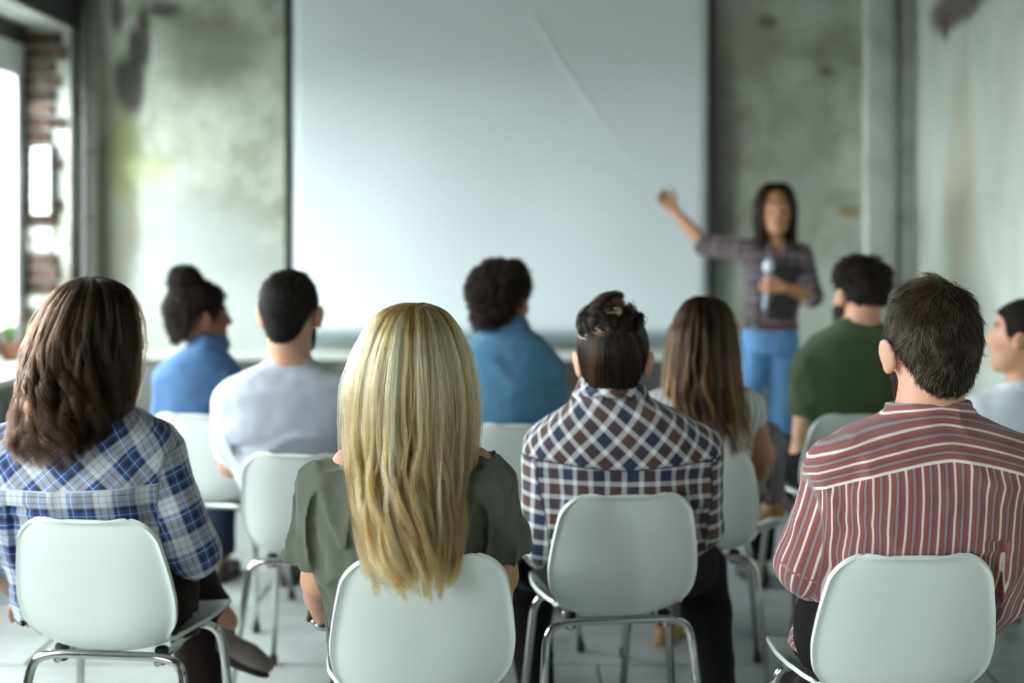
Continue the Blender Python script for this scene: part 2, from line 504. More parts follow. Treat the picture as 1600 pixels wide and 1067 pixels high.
tag(MB().box((ROOM_L - .5, ROOM_B, -.12), (ROOM_R + .3, ROOM_B + .25, ROOM_H)).build('wall_back', M_back), 'stained peeling concrete wall behind the projection screen', kind='structure')
tag(MB().box((ROOM_R, ROOM_N - .2, -.12), (ROOM_R + .25, ROOM_B, ROOM_H)).build('wall_right', M_right), 'pale streaked plaster wall on the side away from the windows', kind='structure')
tag(MB().box((ROOM_L - .5, ROOM_N - .2, ROOM_H), (ROOM_R + .3, ROOM_B + .25, ROOM_H + .2)).build('ceiling', M_ceil), 'plain grey ceiling', kind='structure')
# left wall with window openings
lw = MB(); xo = ROOM_L - NICHE - .12
ys = [ROOM_N - .2] + [q for w in sorted(WINDOWS) for q in w] + [ROOM_B]
for i in range(0, len(ys), 2): lw.box((xo, ys[i], -.12), (ROOM_L, ys[i+1], ROOM_H))
for (a, b) in WINDOWS:
    lw.box((xo, a, -.12), (ROOM_L, b, WZ0 - .05)); lw.box((xo, a, WZ1 + .10), (ROOM_L, b, ROOM_H))
wl = tag(lw.build('wall_left', M_left), 'rough window wall with deep niches and exposed bricks', kind='structure')
# rear wall with two windows
rw = MB(); xs = [ROOM_L - .5] + [q for w in REAR for q in w] + [ROOM_R + .3]
for i in range(0, len(xs), 2): rw.box((xs[i], ROOM_N - .2, -.12), (xs[i+1], ROOM_N, ROOM_H))
for (a, b) in REAR:
    rw.box((a, ROOM_N - .2, -.12), (b, ROOM_N, .7)); rw.box((a, ROOM_N - .2, 2.5), (b, ROOM_N, ROOM_H))
tag(rw.build('wall_rear', plain('dark_rear_plaster', (.12, .11, .10), .9, var=.2)), 'plain plaster wall behind the audience', kind='structure')

def window(n, y0, y1):
    w = tag(empty('window_%d' % n, (ROOM_L - NICHE, (y0+y1)/2, WZ0)), 'white framed window set deep in the left wall', kind='structure')
    h = WZ1 - WZ0; l = (y1 - y0)/2; t = .07
    fr = MB(); fr.box((-.04, -l, 0), (.04, l, .10)).box((-.04, -l, h-.12), (.04, l, h)).box((-.04, -l, .10), (.04, -l+t, h-.12)).box((-.04, l-t, .10), (.04, l, h-.12))
    fr.build('window_frame', M_white, w, bevel=.006)
    for (a, b) in ((-l+t, -.02), (.02, l-t)):
        s = MB(); s.box((-.02, a, .10), (.055, b, .16)).box((-.02, a, h-.19), (.055, b, h-.12)).box((-.02, a, .16), (.055, a+.055, h-.19)).box((-.02, b-.055, .16), (.055, b, h-.19))
        so = s.build('sash', M_white, w, bevel=.005)
        MB().box((.005, a+.05, .155), (.011, b-.05, h-.185)).build('pane', M_glass, so)
    MB().box((-.04, -.02, .10), (.05, .02, h-.12)).build('mullion', M_white, w)
    MB().box((.0, -l-.02 if n != 1 else -l, h+.0), (.05, l, h+.10)).build('head_board', M_dark, w)
    MB().box((-.05, -l, -.05), (NICHE + .10, l, -.012)).build('window_sill', M_white, w, bevel=.008)
for i, (a, b) in enumerate(WINDOWS): window(i+1, a, b)
for i, (a, b) in enumerate(REAR):
    w = tag(empty('window_%d' % (5+i), ((a+b)/2, ROOM_N - .1, .7)), 'white framed window in the rear wall', kind='structure')
    l = (b-a)/2; h = 1.8
    MB().box((-l, -.04, 0), (l, .04, .08)).box((-l, -.04, h-.08), (l, .04, h)).box((-l, -.04, .08), (-l+.07, .04, h-.08)).box((l-.07, -.04, .08), (l, .04, h-.08)).box((-.03, -.04, .08), (.03, .04, h-.08)).build('window_frame', M_white, w)
    for s in (-1, 1):
        MB().box((min(s*.03, s*(l-.07)), -.003, .08), (max(s*.03, s*(l-.07)), .003, h-.08)).build('pane', M_glass, w)
# dark steel lintel over the niches
tag(MB().box((ROOM_L - .02, 4.0, WZ1 + .10), (ROOM_L + .015, ROOM_B, WZ1 + .13)).box((ROOM_L, 4.0, WZ1 + .13), (ROOM_L + .012, ROOM_B, WZ1 + .50)).build('trim_1', M_dark), 'dark steel lintel above the window niche', kind='structure')
# exposed bricks in the far reveal of the first window
def brick_mat(name, c, plaster):
    t = NT(name); o = t.obj(); oi = t.n('ObjectInfo'); n = t.noise(14, 5, o, .65)
    cc = t.mix(oi.outputs['Random'], tuple(x*.6 for x in c), tuple(min(1, x*1.35) for x in c))
    cc = t.mix(t.math('MULTIPLY', t.ramp(n, [(.5, 0.0), (.62, 1.0)]), plaster), cc, (.42, .43, .39))
    t.bsdf(cc, .92, 0, .2, t.bump(n, .8, .01)); return t.m
BR = [brick_mat('soot_red_brick', (.050, .027, .020), .15), brick_mat('brown_brick', (.085, .05, .036), .25), brick_mat('pale_brick', (.50, .50, .46), .2)]
YB = WINDOWS[0][1]
z = WZ0 + .02; row = 0
while z < WZ1 + .06:
    x = ROOM_L - NICHE + .05 - (.11 if row % 2 else 0)
    while x < ROOM_L - .05:
        L = random.choice((.105, .16, .21)); x1 = min(x + L, ROOM_L - .045 + random.uniform(-.06, .03)); x0 = max(x, ROOM_L - NICHE + .05)
        if x1 - x0 > .04:
            out = random.uniform(.006, .035)
            zc = z + .033
            m = BR[2] if (1.30 < zc < 1.42 or .80 < zc < 1.06) and random.random() < .8 else BR[random.random() < .4]  # pale bricks gathered at certain heights of the reveal
            b = MB().box((x0+.006, YB - out, z), (x1-.006, YB + .02, z + .064 + random.uniform(-.004, .003)))
            bo = b.build('brick', m, wl, bevel=.005)
        x += L
    z += .076; row += 1
bx = tag(empty('switch_box', tuple(P(67, 335, YB-.03))), 'white electrical box on the brick window reveal', 'electrical box')
MB().box((-.052, -.035, 0), (.052, .005, .37)).build('cover', M_white, bx, bevel=.008)
MB().box((-.055, .004, -.004), (.055, .03, .374)).build('back_plate', M_pipe, bx)
MB().lathe([(.004, -.002), (.006, 0), (.006, .003), (.003, .004)], (.0, -.036, .19), 10, (0, -1, 0)).build('screw', M_dark, bx)

# ledge along the back wall, pilaster and pipes
M_ledge = wall_mat('dark_dado_concrete', (.10, .10, .092), (.20, .21, .19), (.05, .05, .045), 4.0)
tag(MB().box((ROOM_L, 6.62, 0), (1.14, ROOM_B, .685)).build('trim_2', M_ledge, bevel=.01), 'low dark concrete ledge below the projection screen', kind='structure')
tag(MB().box((ROOM_L, 6.60, .685), (1.16, ROOM_B, .72)).build('trim_3', M_pale, bevel=.006), 'pale top of the low ledge', kind='structure')  # ledge top in a paler colour than its front
tag(MB().box((1.985, 6.80, 0), (ROOM_R, ROOM_B, ROOM_H)).build('trim_4', M_pale, bevel=.01), 'pale plaster pilaster in the corner', kind='structure')
def pipe(px, D, r, mat, label, name='wall_pipe'):
    x = (px - CX)*D/F
    e = tag(empty(name, (x, D, 0)), label, 'pipe')
    MB().tube([(0, 0, 0), (0, 0, 1.2), (0, 0, 2.4), (0, 0, ROOM_H)], r, 14).build('pipe_run', mat, e, True)
    zz = .35
    while zz < ROOM_H:
        MB().lathe([(r+.001, -.014), (r+.006, -.012), (r+.006, .012), (r+.001, .014)], (0, 0, zz), 14).build('pipe_clamp', mat, e, True)
        zz += .37
pipe(134, 6.76, .021, plain('dark_pipe', (.055, .052, .048), .5, var=.3), 'dark vertical pipe with clamps in the corner by the window')
pipe(147, 6.84, .017, M_pipe2, 'thin plaster-coloured pipe beside the dark corner pipe')
pipe(1402, 6.74, .024, M_pipe, 'grey vertical pipe with clamps on the pale pilaster')

# projection screen
DS = 6.82
xl, xr = (456-CX)*DS/F, (1107-CX)*DS/F; zb, zt = H-(521-CY)*DS/F, 2.95
scr = tag(empty('projection_screen', ((xl+xr)/2, DS, zb)), 'large white projection screen with black side borders on concrete wall', 'projection screen')
w2 = (xr-xl)/2; hh = zt - zb
M_scr = plain('matt_screen_fabric', (.70, .76, .775), .85, spec=.2, var=.025, nscale=1.5)
M_blk = plain('black_border', (.018, .018, .017), .7, var=.2)
NX, NZ = 40, 40
gv = [((i/NX*2-1)*w2, -.004 + .004*math.sin(i*.35)*math.sin(j*.13), j/NZ*hh) for j in range(NZ+1) for i in range(NX+1)]
gf = [(j*(NX+1)+i, j*(NX+1)+i+1, (j+1)*(NX+1)+i+1, (j+1)*(NX+1)+i) for j in range(NZ) for i in range(NX)]
so = mesh_obj('screen_fabric', gv, gf, M_scr, scr)
m = so.modifiers.new('thick', 'SOLIDIFY'); m.thickness = .003
for s in (-1, 1): MB().box((min(s*w2, s*(w2+.038)), -.012, -.02), (max(s*w2, s*(w2+.038)), .006, hh)).build('side_border', M_blk, scr)
MB().box((-w2-.038, -.022, -.045), (w2+.038, .012, 0)).build('bottom_bar', plain('blue_grey_bar', (.20, .27, .29), .5, var=.1), scr, bevel=.006)
MB().box((-w2-.05, -.05, hh), (w2+.05, .05, hh+.10)).build('roller_case', M_blk, scr, bevel=.01)
# slanting crease in the fabric, a faint light streak put into its colour
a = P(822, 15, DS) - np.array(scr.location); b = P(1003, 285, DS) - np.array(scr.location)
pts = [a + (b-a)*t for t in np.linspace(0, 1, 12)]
MB().tube([(p[0], -.006, p[2]) for p in pts], [.010*(1-.75*t)*min(1, 8*t+.2) for t in np.linspace(0, 1, 12)], 8).build('crease', plain('crease_light_streak', (.80, .84, .84), .85), scr, True)

# small potted flower at the end of the window sill
pf = tag(empty('potted_flower', (ROOM_L - NICHE + .10, 6.40, WZ0 - .012)), 'small red potted flower standing on the white window sill', 'potted plant')
MB().lathe([(.035, 0), (.05, .08), (.055, .08), (.055, .095), (.045, .095), (.04, .085)], n=18).build('pot', plain('clay', (.30, .12, .07), .85, var=.15), pf, True)
M_leaf = plain('leaf_green', (.06, .16, .04), .5, var=.3)
for k in range(9):
    a = k*2.4; r = .05 + .02*(k % 3); zz = .11 + .012*k
    c, s = math.cos(a), math.sin(a)
    MB().add([(0, 0, .09), (r*.5*c-.016*s, r*.5*s+.016*c, zz), (r*c, r*s, zz+.015), (r*.5*c+.016*s, r*.5*s-.016*c, zz), (r*.5*c, r*.5*s, zz-.006)], [(0,1,4), (1,2,4), (2,3,4), (3,0,4)]).build('leaf', M_leaf, pf, True)
for (x, y, zz) in ((.0, .0, .24), (.03, .02, .22), (-.03, .01, .21)):
    MB().lathe([(.001, -.012), (.016, -.008), (.02, 0), (.012, .01), (.001, .013)], (x, y, zz), 10).build('blossom', plain('red_petals', (.45, .06, .04), .6, var=.2), pf, True)
    MB().tube([(0, 0, .09), (x*.5, y*.5, .16), (x, y, zz)], .002, 6).build('stem', M_leaf, pf, True)

# ------------------------------------------------------------------ chairs
M_shell = plain('white_moulded_plastic', (.74, .80, .765), .30, spec=.5, var=.02, nscale=3)
M_chrome = plain('chrome_tube', (.62, .62, .60), .12, 1.0)
M_cap = plain('black_rubber', (.02, .02, .02), .7)
def shell_mesh():
    prof = [(.235, .418, .150), (.225, .436, .172), (.18, .447, .190), (.06, .440, .198), (-.04, .432, .192), (-.11, .430, .168), (-.150, .442, .152), (-.175, .465, .160), (-.188, .500, .180), (-.202, .56, .187), (-.218, .63, .179), (-.234, .70, .166), (-.245, .757, .152)]
    prof = np.array(prof); d = np.concatenate([[0], np.cumsum(np.linalg.norm(np.diff(prof[:, :2], axis=0), axis=1))])
    nI, nJ = 72, 40
    arc = .060*(1 - np.cos(np.linspace(0, np.pi/2, 13)))
    ss = np.concatenate([arc, np.linspace(.060, d[-1]-.060, 50)[1:-1], d[-1] - arc[::-1]]); nI = len(ss)
    y, z, w = [np.interp(ss, d, prof[:, k]) for k in range(3)]
    sf = np.linspace(0, d[-1], 400); fine = []
    for k in range(3):
        v = np.interp(sf, d, prof[:, k])
        for _ in range(120): v[1:-1] = .25*v[:-2] + .5*v[1:-1] + .25*v[2:]
        fine.append(v)
    y, z, w = [np.interp(ss, sf, v) for v in fine]
    t = np.stack([np.interp(ss, sf, np.gradient(fine[0])), np.interp(ss, sf, np.gradient(fine[1]))], 1); t /= np.linalg.norm(t, axis=1)[:, None]
    n = np.stack([t[:, 1], -t[:, 0]], 1)
    L = d[-1]; r = .060
    we = w.copy()
    for i in range(nI):
        l = min(ss[i]*1.0, L - ss[i])
        if l < r: we[i] = w[i] - r + math.sqrt(max(r*r - (r-l)**2, 0))
    fr = ss/L
    cup = np.interp(fr, [0, .2, .40, .52, .62, .8, 1.0], [.004, .020, .040, .034, .036, .026, .014])
    u = np.sin(np.linspace(-1, 1, nJ)*np.pi/2)*.35 + .65*np.linspace(-1, 1, nJ)
    V = []
    for i in range(nI):
        for j in range(nJ):
            lip = max(0.0, (abs(u[j])-.90)/.10)**2 if fr[i] > .5 else 0.0
            lip = max(lip, max(0.0, 1 - (L - ss[i])/.016)**2)
            off = cup[i]*abs(u[j])**2.6 - .007*lip
            V.append((we[i]*u[j], y[i] + n[i, 0]*off, z[i] + n[i, 1]*off))
    Fc = [(i*nJ+j, i*nJ+j+1, (i+1)*nJ+j+1, (i+1)*nJ+j) for i in range(nI-1) for j in range(nJ-1)]
    me = bpy.data.meshes.new('seat_shell'); me.from_pydata(V, [], Fc); me.update()
    me.polygons.foreach_set('use_smooth', np.ones(len(me.polygons), bool)); me.materials.append(M_shell)
    return me
SHELL = shell_mesh()
SHELL_PTS = np.array([v.co[:] for v in SHELL.vertices])
def shell_tables():
    c = SHELL_PTS[np.abs(SHELL_PTS[:, 0]) < .012]
    s_ = c[c[:, 1] > -.13]; s_ = s_[s_[:, 2] < .47]; o = np.argsort(s_[:, 1]); b_ = c[(c[:, 1] < -.12)]; p = np.argsort(b_[:, 2])
    return s_[o, 1], s_[o, 2], b_[p, 2], b_[p, 1]
SY, SZ, BZ, BY = shell_tables()
def off_chair(ch, gap=.010):
    """solid-space cut: nothing of a sitter below the seat surface or behind the front of the backrest"""
    Mi = np.array(ch.matrix_basis.inverted())
    def fn(p):
        q = p @ Mi[:3, :3].T + Mi[:3, 3]
        ax = np.abs(q[:, 0]); d = np.full(len(p), -1.0)
        rise = .046*np.minimum(ax/.195, 1)**2.4
        zs = np.interp(q[:, 1], SY, SZ) + rise + gap
        m = (ax < .212) & (q[:, 1] > -.20) & (q[:, 1] < .252) & (q[:, 2] > zs - .14)
        d[m] = (zs - q[:, 2])[m]
        yb = np.interp(q[:, 2], BZ, BY) + .042*np.minimum(ax/.185, 1)**2.4 + gap
        m = (ax < .200) & (q[:, 2] > .40) & (q[:, 2] < .775) & (q[:, 1] > yb - .22)
        d[m] = np.maximum(d[m], (yb - q[:, 1])[m])
        return d
    return fn
def mk(mb, name, mat):
    o = mb.build(name, mat, None, True); me = o.data; bpy.data.objects.remove(o); return me
def frame_pts(yt, yb, wt=.165, wb=.215):
    return bez([(-wb, yb, .012), (-wt-.016, yt, .400), (-wt+.03, yt, .419), (wt-.03, yt, .419), (wt+.016, yt, .400), (wb, yb, .012)], 8, .045)
REARF = mk(MB().tube(frame_pts(-.125, -.20), .0105, 12), 'rear_leg_frame', M_chrome)
FRONTF = mk(MB().tube(frame_pts(.125, .185), .0105, 12), 'front_leg_frame', M_chrome)
BAR = mk(MB().tube([(0, -.125, .405), (0, 0, .407), (0, .125, .405)], .009, 10), 'side_bar', M_chrome)
CAPM = mk(MB().lathe([(.010, 0), (.0135, .002), (.0135, .028), (.0115, .03)], n=12), 'foot_cap', M_cap)
MNT = mk(MB().lathe([(.014, -.014), (.016, -.01), (.016, .02), (.013, .024)], n=12), 'mount', M_cap)
def part(name, me, parent, loc=(0, 0, 0)):
    o = bpy.data.objects.new(name, me); COL.objects.link(o); o.parent = parent; o.location = loc; return o
def chair(px, d, yaw, label):
    """backrest top centre seen at column px, distance d"""
    X = (px - CX)*d/F; c, s = math.cos(yaw), math.sin(yaw)
    # local (0,-.245) must land on (X,d)
    rx, ry = X - (.245*s), d + .245*c
    e = tag(empty('shell_chair', (rx, ry, 0), yaw), label, 'chair', 'white shell chairs of the audience')
    sh = part('seat_shell', SHELL, e)
    m = sh.modifiers.new('thick', 'SOLIDIFY'); m.thickness = .009; m.offset = 0; m.use_rim = True
    m2 = sh.modifiers.new('soft', 'BEVEL'); m2.width = .003; m2.segments = 2; m2.limit_method = 'ANGLE'
    part('rear_leg_frame', REARF, e); part('front_leg_frame', FRONTF, e)
    for s_ in (-.12, .12):
        part('side_bar', BAR, e, (s_, 0, 0)); part('mount', MNT, e, (s_, -.10, .410)); part('mount', MNT, e, (s_, .10, .412))
    for (x, y) in ((-.215, -.20), (.215, -.20), (-.215, .185), (.215, .185)): part('foot_cap', CAPM, e, (x, y, 0))
    return e
R_ = math.radians
CH = {
 1: chair(130, 2.67, R_(-6), 'white shell chair of the woman in the blue plaid shirt'),
 2: chair(664, 2.365, R_(7), 'white shell chair with long blonde hair hanging over its back'),
 3: chair(982, 2.92, R_(6), 'white shell chair of the person with the checked shirt and bun'),
 4: chair(1430, 2.375, R_(2), 'white shell chair of the man in the red striped shirt'),
 5: chair(300, 4.20, R_(-8), 'white shell chair of the curly-haired woman in blue denim shirt'),
 6: chair(462, 3.45, R_(-8), 'white shell chair of the man in the pale grey t-shirt'),
 7: chair(806, 3.98, R_(0), 'white shell chair of the curly-haired person in the blue shirt, facing the screen'),
 8: chair(1088, 3.52, R_(-6), 'white shell chair of the woman with long brown hair'),
 9: chair(1342, 4.19, R_(8), 'white shell chair of the man in the green shirt'),
 10: chair(1606, 3.80, R_(-8), 'white shell chair of the woman in white top by the pale wall')}
# ------------------------------------------------------------------ people
def rotm(yaw, pitch=0.0, roll=0.0):
    return np.array(Matrix.Rotation(yaw, 3, 'Z') @ Matrix.Rotation(pitch, 3, 'X') @ Matrix.Rotation(roll, 3, 'Y'))

class Head:
    def __init__(s, px, py, D, yaw=0.0, pitch=0.0, sc=1.0, roll=0.0):
        s.c = P(px, py, D); s.R = rotm(R_(yaw), R_(pitch), R_(roll)); s.sc = sc
    def w(s, x, y, z): return s.c + s.R @ (np.array([x, y, z])*s.sc)
    def l(s, p): return ((p - s.c) @ s.R)/s.sc

def add_head(S, h, ears=True, female=False):
    k = h.sc; q = lambda r: np.array(r)*k
    S.el(h.w(0, -.012, .035), q((.076, .096, .088)), .01, h.R)
    S.el(h.w(0, .030, -.030), q((.064, .068, .080)), .04, h.R)
    S.el(h.w(0, .050, -.085), q((.044 if female else .052, .042, .030)), .035, h.R)
    S.el(h.w(0, .078, -.104), q((.020, .018, .016)), .02, h.R)
    S.rc(h.w(0, .094, .025), h.w(0, .114, -.022), .007*k, .011*k, .014)
    for s_ in (-1, 1):
        S.el(h.w(s_*.012, .103, -.026), q((.009, .010, .008)), .008, h.R)
        S.el(h.w(s_*.032, .076, .034), q((.024, .018, .010)), .012, h.R)
        S.el(h.w(s_*.038, .072, -.020), q((.022, .020, .018)), .02, h.R)
        if ears:
            Re = h.R @ rotm(R_(-s_*28), 0, R_(s_*14))
            S.el(h.w(s_*.089, -.006, -.002), q((.0075, .021, .034)), .006, Re)
            S.el(h.w(s_*.086, .003, -.028), q((.0065, .011, .013)), .006, Re)
            S.el(h.w(s_*.076, .004, -.006), q((.012, .012, .022)), .01, h.R)
    for z in (-.056, -.068): S.el(h.w(0, .092, z), q((.021, .011, .006)), .006, h.R)

def head_marks(h, V, brows=True):
    L = h.l(V); m = np.zeros(len(V))
    d = np.sqrt((L[:,0]/.023)**2 + ((L[:,2]+.062)/.009)**2); m = np.maximum(m, np.where((L[:,1] > .085), np.clip(1.4-d, 0, 1), 0)*.6)
    if brows:
        for s_ in (-1, 1):
            d = np.sqrt(((L[:,0]-s_*.032)/.022)**2 + ((L[:,2]-.046+.15*np.abs(np.abs(L[:,0])-.03))/.006)**2)
            m = np.maximum(m, np.where(L[:,1] > .05, np.clip(1.5-d, 0, 1), 0))
    return m

def add_hand(S, wrist, fd, nrm, side, curl=.5, sc=1.0, spread=.0, thumb_in=None):
    ti = curl*2 if thumb_in is None else thumb_in
    fd = np.array(fd, float); fd /= np.linalg.norm(fd)
    nrm = np.array(nrm, float); nrm -= fd*np.dot(nrm, fd); nrm /= np.linalg.norm(nrm)
    lat = np.cross(fd, nrm)*side
    for i, ln in enumerate((.072, .080, .075, .058)):
        off = (1.5-i)*.0195*sc
        base = wrist + fd*(.088 - .004*abs(i-1.2))*sc + lat*off
        S.rc(wrist + lat*off*.55 + fd*.012, base, .0135*sc, .0105*sc, .012)
        d = fd + lat*(1.5-i)*spread; d /= np.linalg.norm(d); a = base; nn = nrm
        for j, (fr, cu) in enumerate(((.45, .55), (.31, 1.0), (.24, .8))):
            an = curl*cu; d, nn = d*math.cos(an) + nn*math.sin(an), nn*math.cos(an) - d*math.sin(an)
            b = a + d*ln*fr*sc; S.rc(a, b, (.0092-.0008*j)*sc, (.0086-.001*j)*sc, .003); a = b
    t0 = wrist + fd*.025*sc + lat*.024*sc; t1 = wrist + fd*.062*sc + lat*.050*sc + nrm*.012*sc
    S.rc(t0, t1, .0145*sc, .0105*sc, .012)
    t2 = t1 + (fd*.8 + lat*.25 + nrm*.35*ti)*.034*sc; S.rc(t1, t2, .0102*sc, .009*sc, .003)
    t3 = t2 + (fd*.9 + nrm*.5*ti)*.026*sc; S.rc(t2, t3, .009*sc, .0075*sc, .003)

def folds(seed, amp=.006, scale=(9, 9, 4), amp2=.002, mask=None):
    sc = np.array(scale, float)
    def fn(p):
        q = p*sc; w = np.stack([vnoise(p*5+7, seed+1), vnoise(p*5+19, seed+2), vnoise(p*5+31, seed+3)], 1)*.7
        n = vnoise(q + w, seed); r = 1 - 2*np.abs(n)
        d = -amp*(r**2*np.sign(r))*.8 - amp2*vnoise(p*38, seed+5)
        return d*(mask(p) if mask else 1.0)
    return fn

def legs_default(ch, ank=.38, spread=.13, knee=.335, hipz=.545):
    M = ch.matrix_basis; out = []
    for s_ in (-1, 1):
        w = lambda x, y, z: np.array(M @ Vector((x, y, z)))
        out.append(dict(hip=w(s_*.085, -.09, hipz), knee=w(s_*spread, knee, .545), ank=w(s_*(spread+.01), ank, .085), fd=w(s_*.02, 1, 0) - w(0, 0, 0)))
    return out

def add_legs(S, legs, e=0.0, flat=True, to=1.0, kk=.04):
    for L in legs:
        S.rc(L['hip'], L['knee'], L.get('tr', .082)+e, L.get('kr', .060)+e, kk)
        mid = L['knee'] + (L['ank']-L['knee'])*.3
        S.rc(L['knee'], mid, L.get('kr', .060)-.002+e, L.get('kr', .060)-.004+e, .02)
        S.rc(mid, mid + (L['ank']-mid)*to, L.get('kr', .060)-.004+e, .040+e, .02, flat)

def shoe(root, rl, ank, fd, mat, solemat, up=(0, 0, 1), size=1.0, boot=False):
    fd = np.array(fd, float); fd /= np.linalg.norm(fd); up = np.array(up, float); up -= fd*np.dot(up, fd); up /= np.linalg.norm(up)
    a = np.array(ank); c = a - up*.055*size
    S = Solid(); sd = np.cross(fd, up); R = np.stack([sd, fd, up], 1)
    S.el(c - fd*.020*size, np.array((.036, .045, .040))*size, .02, R)
    S.rc(c - fd*.01*size, c + fd*.10*size - up*.006, .036*size, .036*size, .02)
    S.el(c + fd*.135*size - up*.010, np.array((.042, .062, .030))*size, .03, R)
    S.rc(c, a + up*(.05 if boot else .005), .038*size, .040*size if boot else .036*size, .02, True)
    zb = np.dot(c, up) - .030*size
    S.cuts.append(lambda p: zb - p @ up)
    V, Q = S.surf(.006)
    o = mesh_obj('shoe', V, Q, mat, root, True, rl)
    T = Solid(); cc = c - up*.036*size
    T.el(cc - fd*.020*size, np.array((.038, .047, .012))*size, .01, R); T.rc(cc, cc + fd*.1*size, .012*size, .012*size, .01)
    T.el(cc + fd*.06*size, np.array((.038, .09, .010))*size, .02, R); T.el(cc + fd*.135*size, np.array((.044, .064, .011))*size, .02, R)
    V, Q = T.surf(.006)
    mesh_obj('sole', V, Q, solemat, o, True, rl)

def person(ch, label, D, rows, arms, head, skinm, shirtm, trouserm, h=.006, sleeve=('full',), legs=None, collar='crew', collar_r=None,
           neck_r=.054, disp=None, hem=.50, yoke=None, shoes=None, female=False, ears=True, eyes=False, sr=(.072, .062, .045), ar=(.050, .040, .028),
           root=None, hands=True, names=('shirt', 'trousers'), neckback=.0, marks=False, sseed=1, yslope=.25, brows=True, pelvis=None, legto=.93, boots=False, handspec=None, shirt_cuts=(), slv0=.004, trap=None):
    rl = np.array(ch.location) if root is None else np.array(root)
    rl[2] = 0
    e = tag(empty('person', tuple(rl)), label, 'person', 'people in the audience' if root is None else None)
    if legs is None: legs = legs_default(ch)
    R = []
    for (py, x0, x1, b, dy) in rows:
        c = P((x0+x1)/2, py, D); a = (x1-x0)/2*D/F
        R.append((c[2], c[0], c[1]+dy, a, b))
    if pelvis is None:
        pc = np.array(ch.matrix_basis @ Vector((0, -.02, 0)))
        zl = min(r[0] for r in R)
        for (z, a, b, dy) in ((.66, .155, .115, .0), (.58, .168, .128, .005), (.50, .178, .130, .01), (.462, .165, .12, .01)):
            if z < zl - .03: R.append((z, pc[0], pc[1]+dy, a, b))
    else:
        for r in pelvis: R.append(r)
    if pelvis is None:                                   # nobody sinks into the backrest
        Mi = ch.matrix_basis; cl = []
        for (z, cx, cy, a, b) in R:
            if z < .80:
                yb = np.interp(z, [.44, .46, .50, .56, .63, .70, .757, .80], [-.12, -.16, -.18, -.195, -.21, -.226, -.237, -.245])
                yw = max((Mi @ Vector((x_, yb, 0)))[1] for x_ in (-.12, 0, .12))
                cy = max(cy, yw + b + .022)
            cl.append((z, cx, cy, a, b))
        R = cl
    top = max(R, key=lambda r: r[0])
    # --- body: head, neck, trunk, arms, hands, legs in one surface
    S = Solid(); add_head(S, head, ears, female)
    nb = np.array([top[1], top[2]+.0, top[0]-.02])
    S.rc(head.w(0, -.020, -.045), nb, neck_r, neck_r*1.06, .02)
    S.loft(R, .035, inset=.014)
    if trap:
        for q in trap: S.rc(nb + np.array((0, 0, .035)), q, .040, .034, .03)
    for i, A in enumerate(arms):
        sh, el, wr = A
        S.rc(sh, el, ar[0], ar[1], .03); m = el + (wr-el)*.35
        S.rc(el, m, ar[1], ar[1]*1.02, .015); S.rc(m, wr, ar[1]*1.02, ar[2], .01)
        if handspec: add_hand(S, wr, *handspec[i])
        elif hands:
            fd = wr - el; fd = fd/np.linalg.norm(fd); fd = fd + np.array((0, .2, -.15)); add_hand(S, wr, fd, (0, 0, -1) if abs(fd[2]) < .9 else (0, 1, 0), 1 if sh[0] < top[1] else -1, .35)
    add_legs(S, legs, -.006, False)
    if pelvis is None: S.cuts.append(off_chair(ch, .013))
    V, Q = S.surf(h if h < .006 else .0065)
    body = mesh_obj('body', V, Q, skinm, e, True, rl)
    set_attr(body, 'mark', head_marks(head, V, brows), 'FLOAT')
    if eyes:
        for s_ in (-1, 1):
            c = head.w(s_*.032, .078, .024); mb = MB(); mb.lathe([(.0001, -.012), (.008, -.009), (.0115, -.003), (.0115, .003), (.008, .009), (.0001, .012)], tuple(c-rl), 14)
            mb.build('eye', plain('eye_white', (.6, .58, .55), .2), e, True)
            c2 = head.w(s_*.032, .0855, .024) - rl
            MB().lathe([(.0001, -.005), (.0048, -.002), (.0052, .001), (.0001, .005)], tuple(c2), 12).build('iris', plain('iris_brown', (.03, .015, .01), .15), e, True)
    # --- shirt
    T = Solid(); T.loft(R, .0, inset=-.002); rowfn = T.rowfn; torso = T.pr[-1][0]
    axes = []
    for A in arms:
        sh, el, wr = A
        if sleeve[0] == 'full': T.rc(sh, el, sr[0], sr[1], .03); T.rc(el, el + (wr-el)*.93, sr[1], sr[2], .02, True)
        elif sleeve[0] == 'three': T.rc(sh, el, sr[0], sr[1], .03); T.rc(el, el + (wr-el)*sleeve[1], sr[1], sr[1]*.97, .02, True)
        elif sleeve[0] == 'short': T.rc(sh, sh + (el-sh)*sleeve[1], sr[0], sr[1], .035, True)
        axes.append((sh, el, wr))
    c = np.array([top[1], top[2], top[0]])
    rr = collar_r or (top[3]+.003, top[4]+.003)
    if collar == 'band': T.ring(c + (0, .0, .004), rr[0], rr[1], .030, .004, .006, -.12, 1.2)
    elif collar == 'fold':
        T.ring(c + (0, 0, .010), rr[0], rr[1], .036, .004, .006, -.15, 2.0); T.ring(c + (0, -.004, -.002), rr[0]+.012, rr[1]+.012, .034, .004, .006, -.15, 4.5)
    elif collar == 'crew': T.ring(c + (0, 0, -.002), rr[0], rr[1], .010, .005, .008, -.25)
    T.disp = disp
    T.cuts.append(lambda p: hem - p[:, 2])
    T.cuts.extend(shirt_cuts)
    if pelvis is None: T.cuts.append(off_chair(ch, .010))
    if sleeve[0] == 'short' and len(sleeve) > 2:
        for (sh, el, wr) in axes:
            ax = (el-sh)/np.linalg.norm(el-sh); q = sh + (el-sh)*(sleeve[1]-.04)
            T.rc(q, q + ax*.028, sr[1]+.006, sr[1]+.007, .004, True)
    V, Q = T.surf(h)
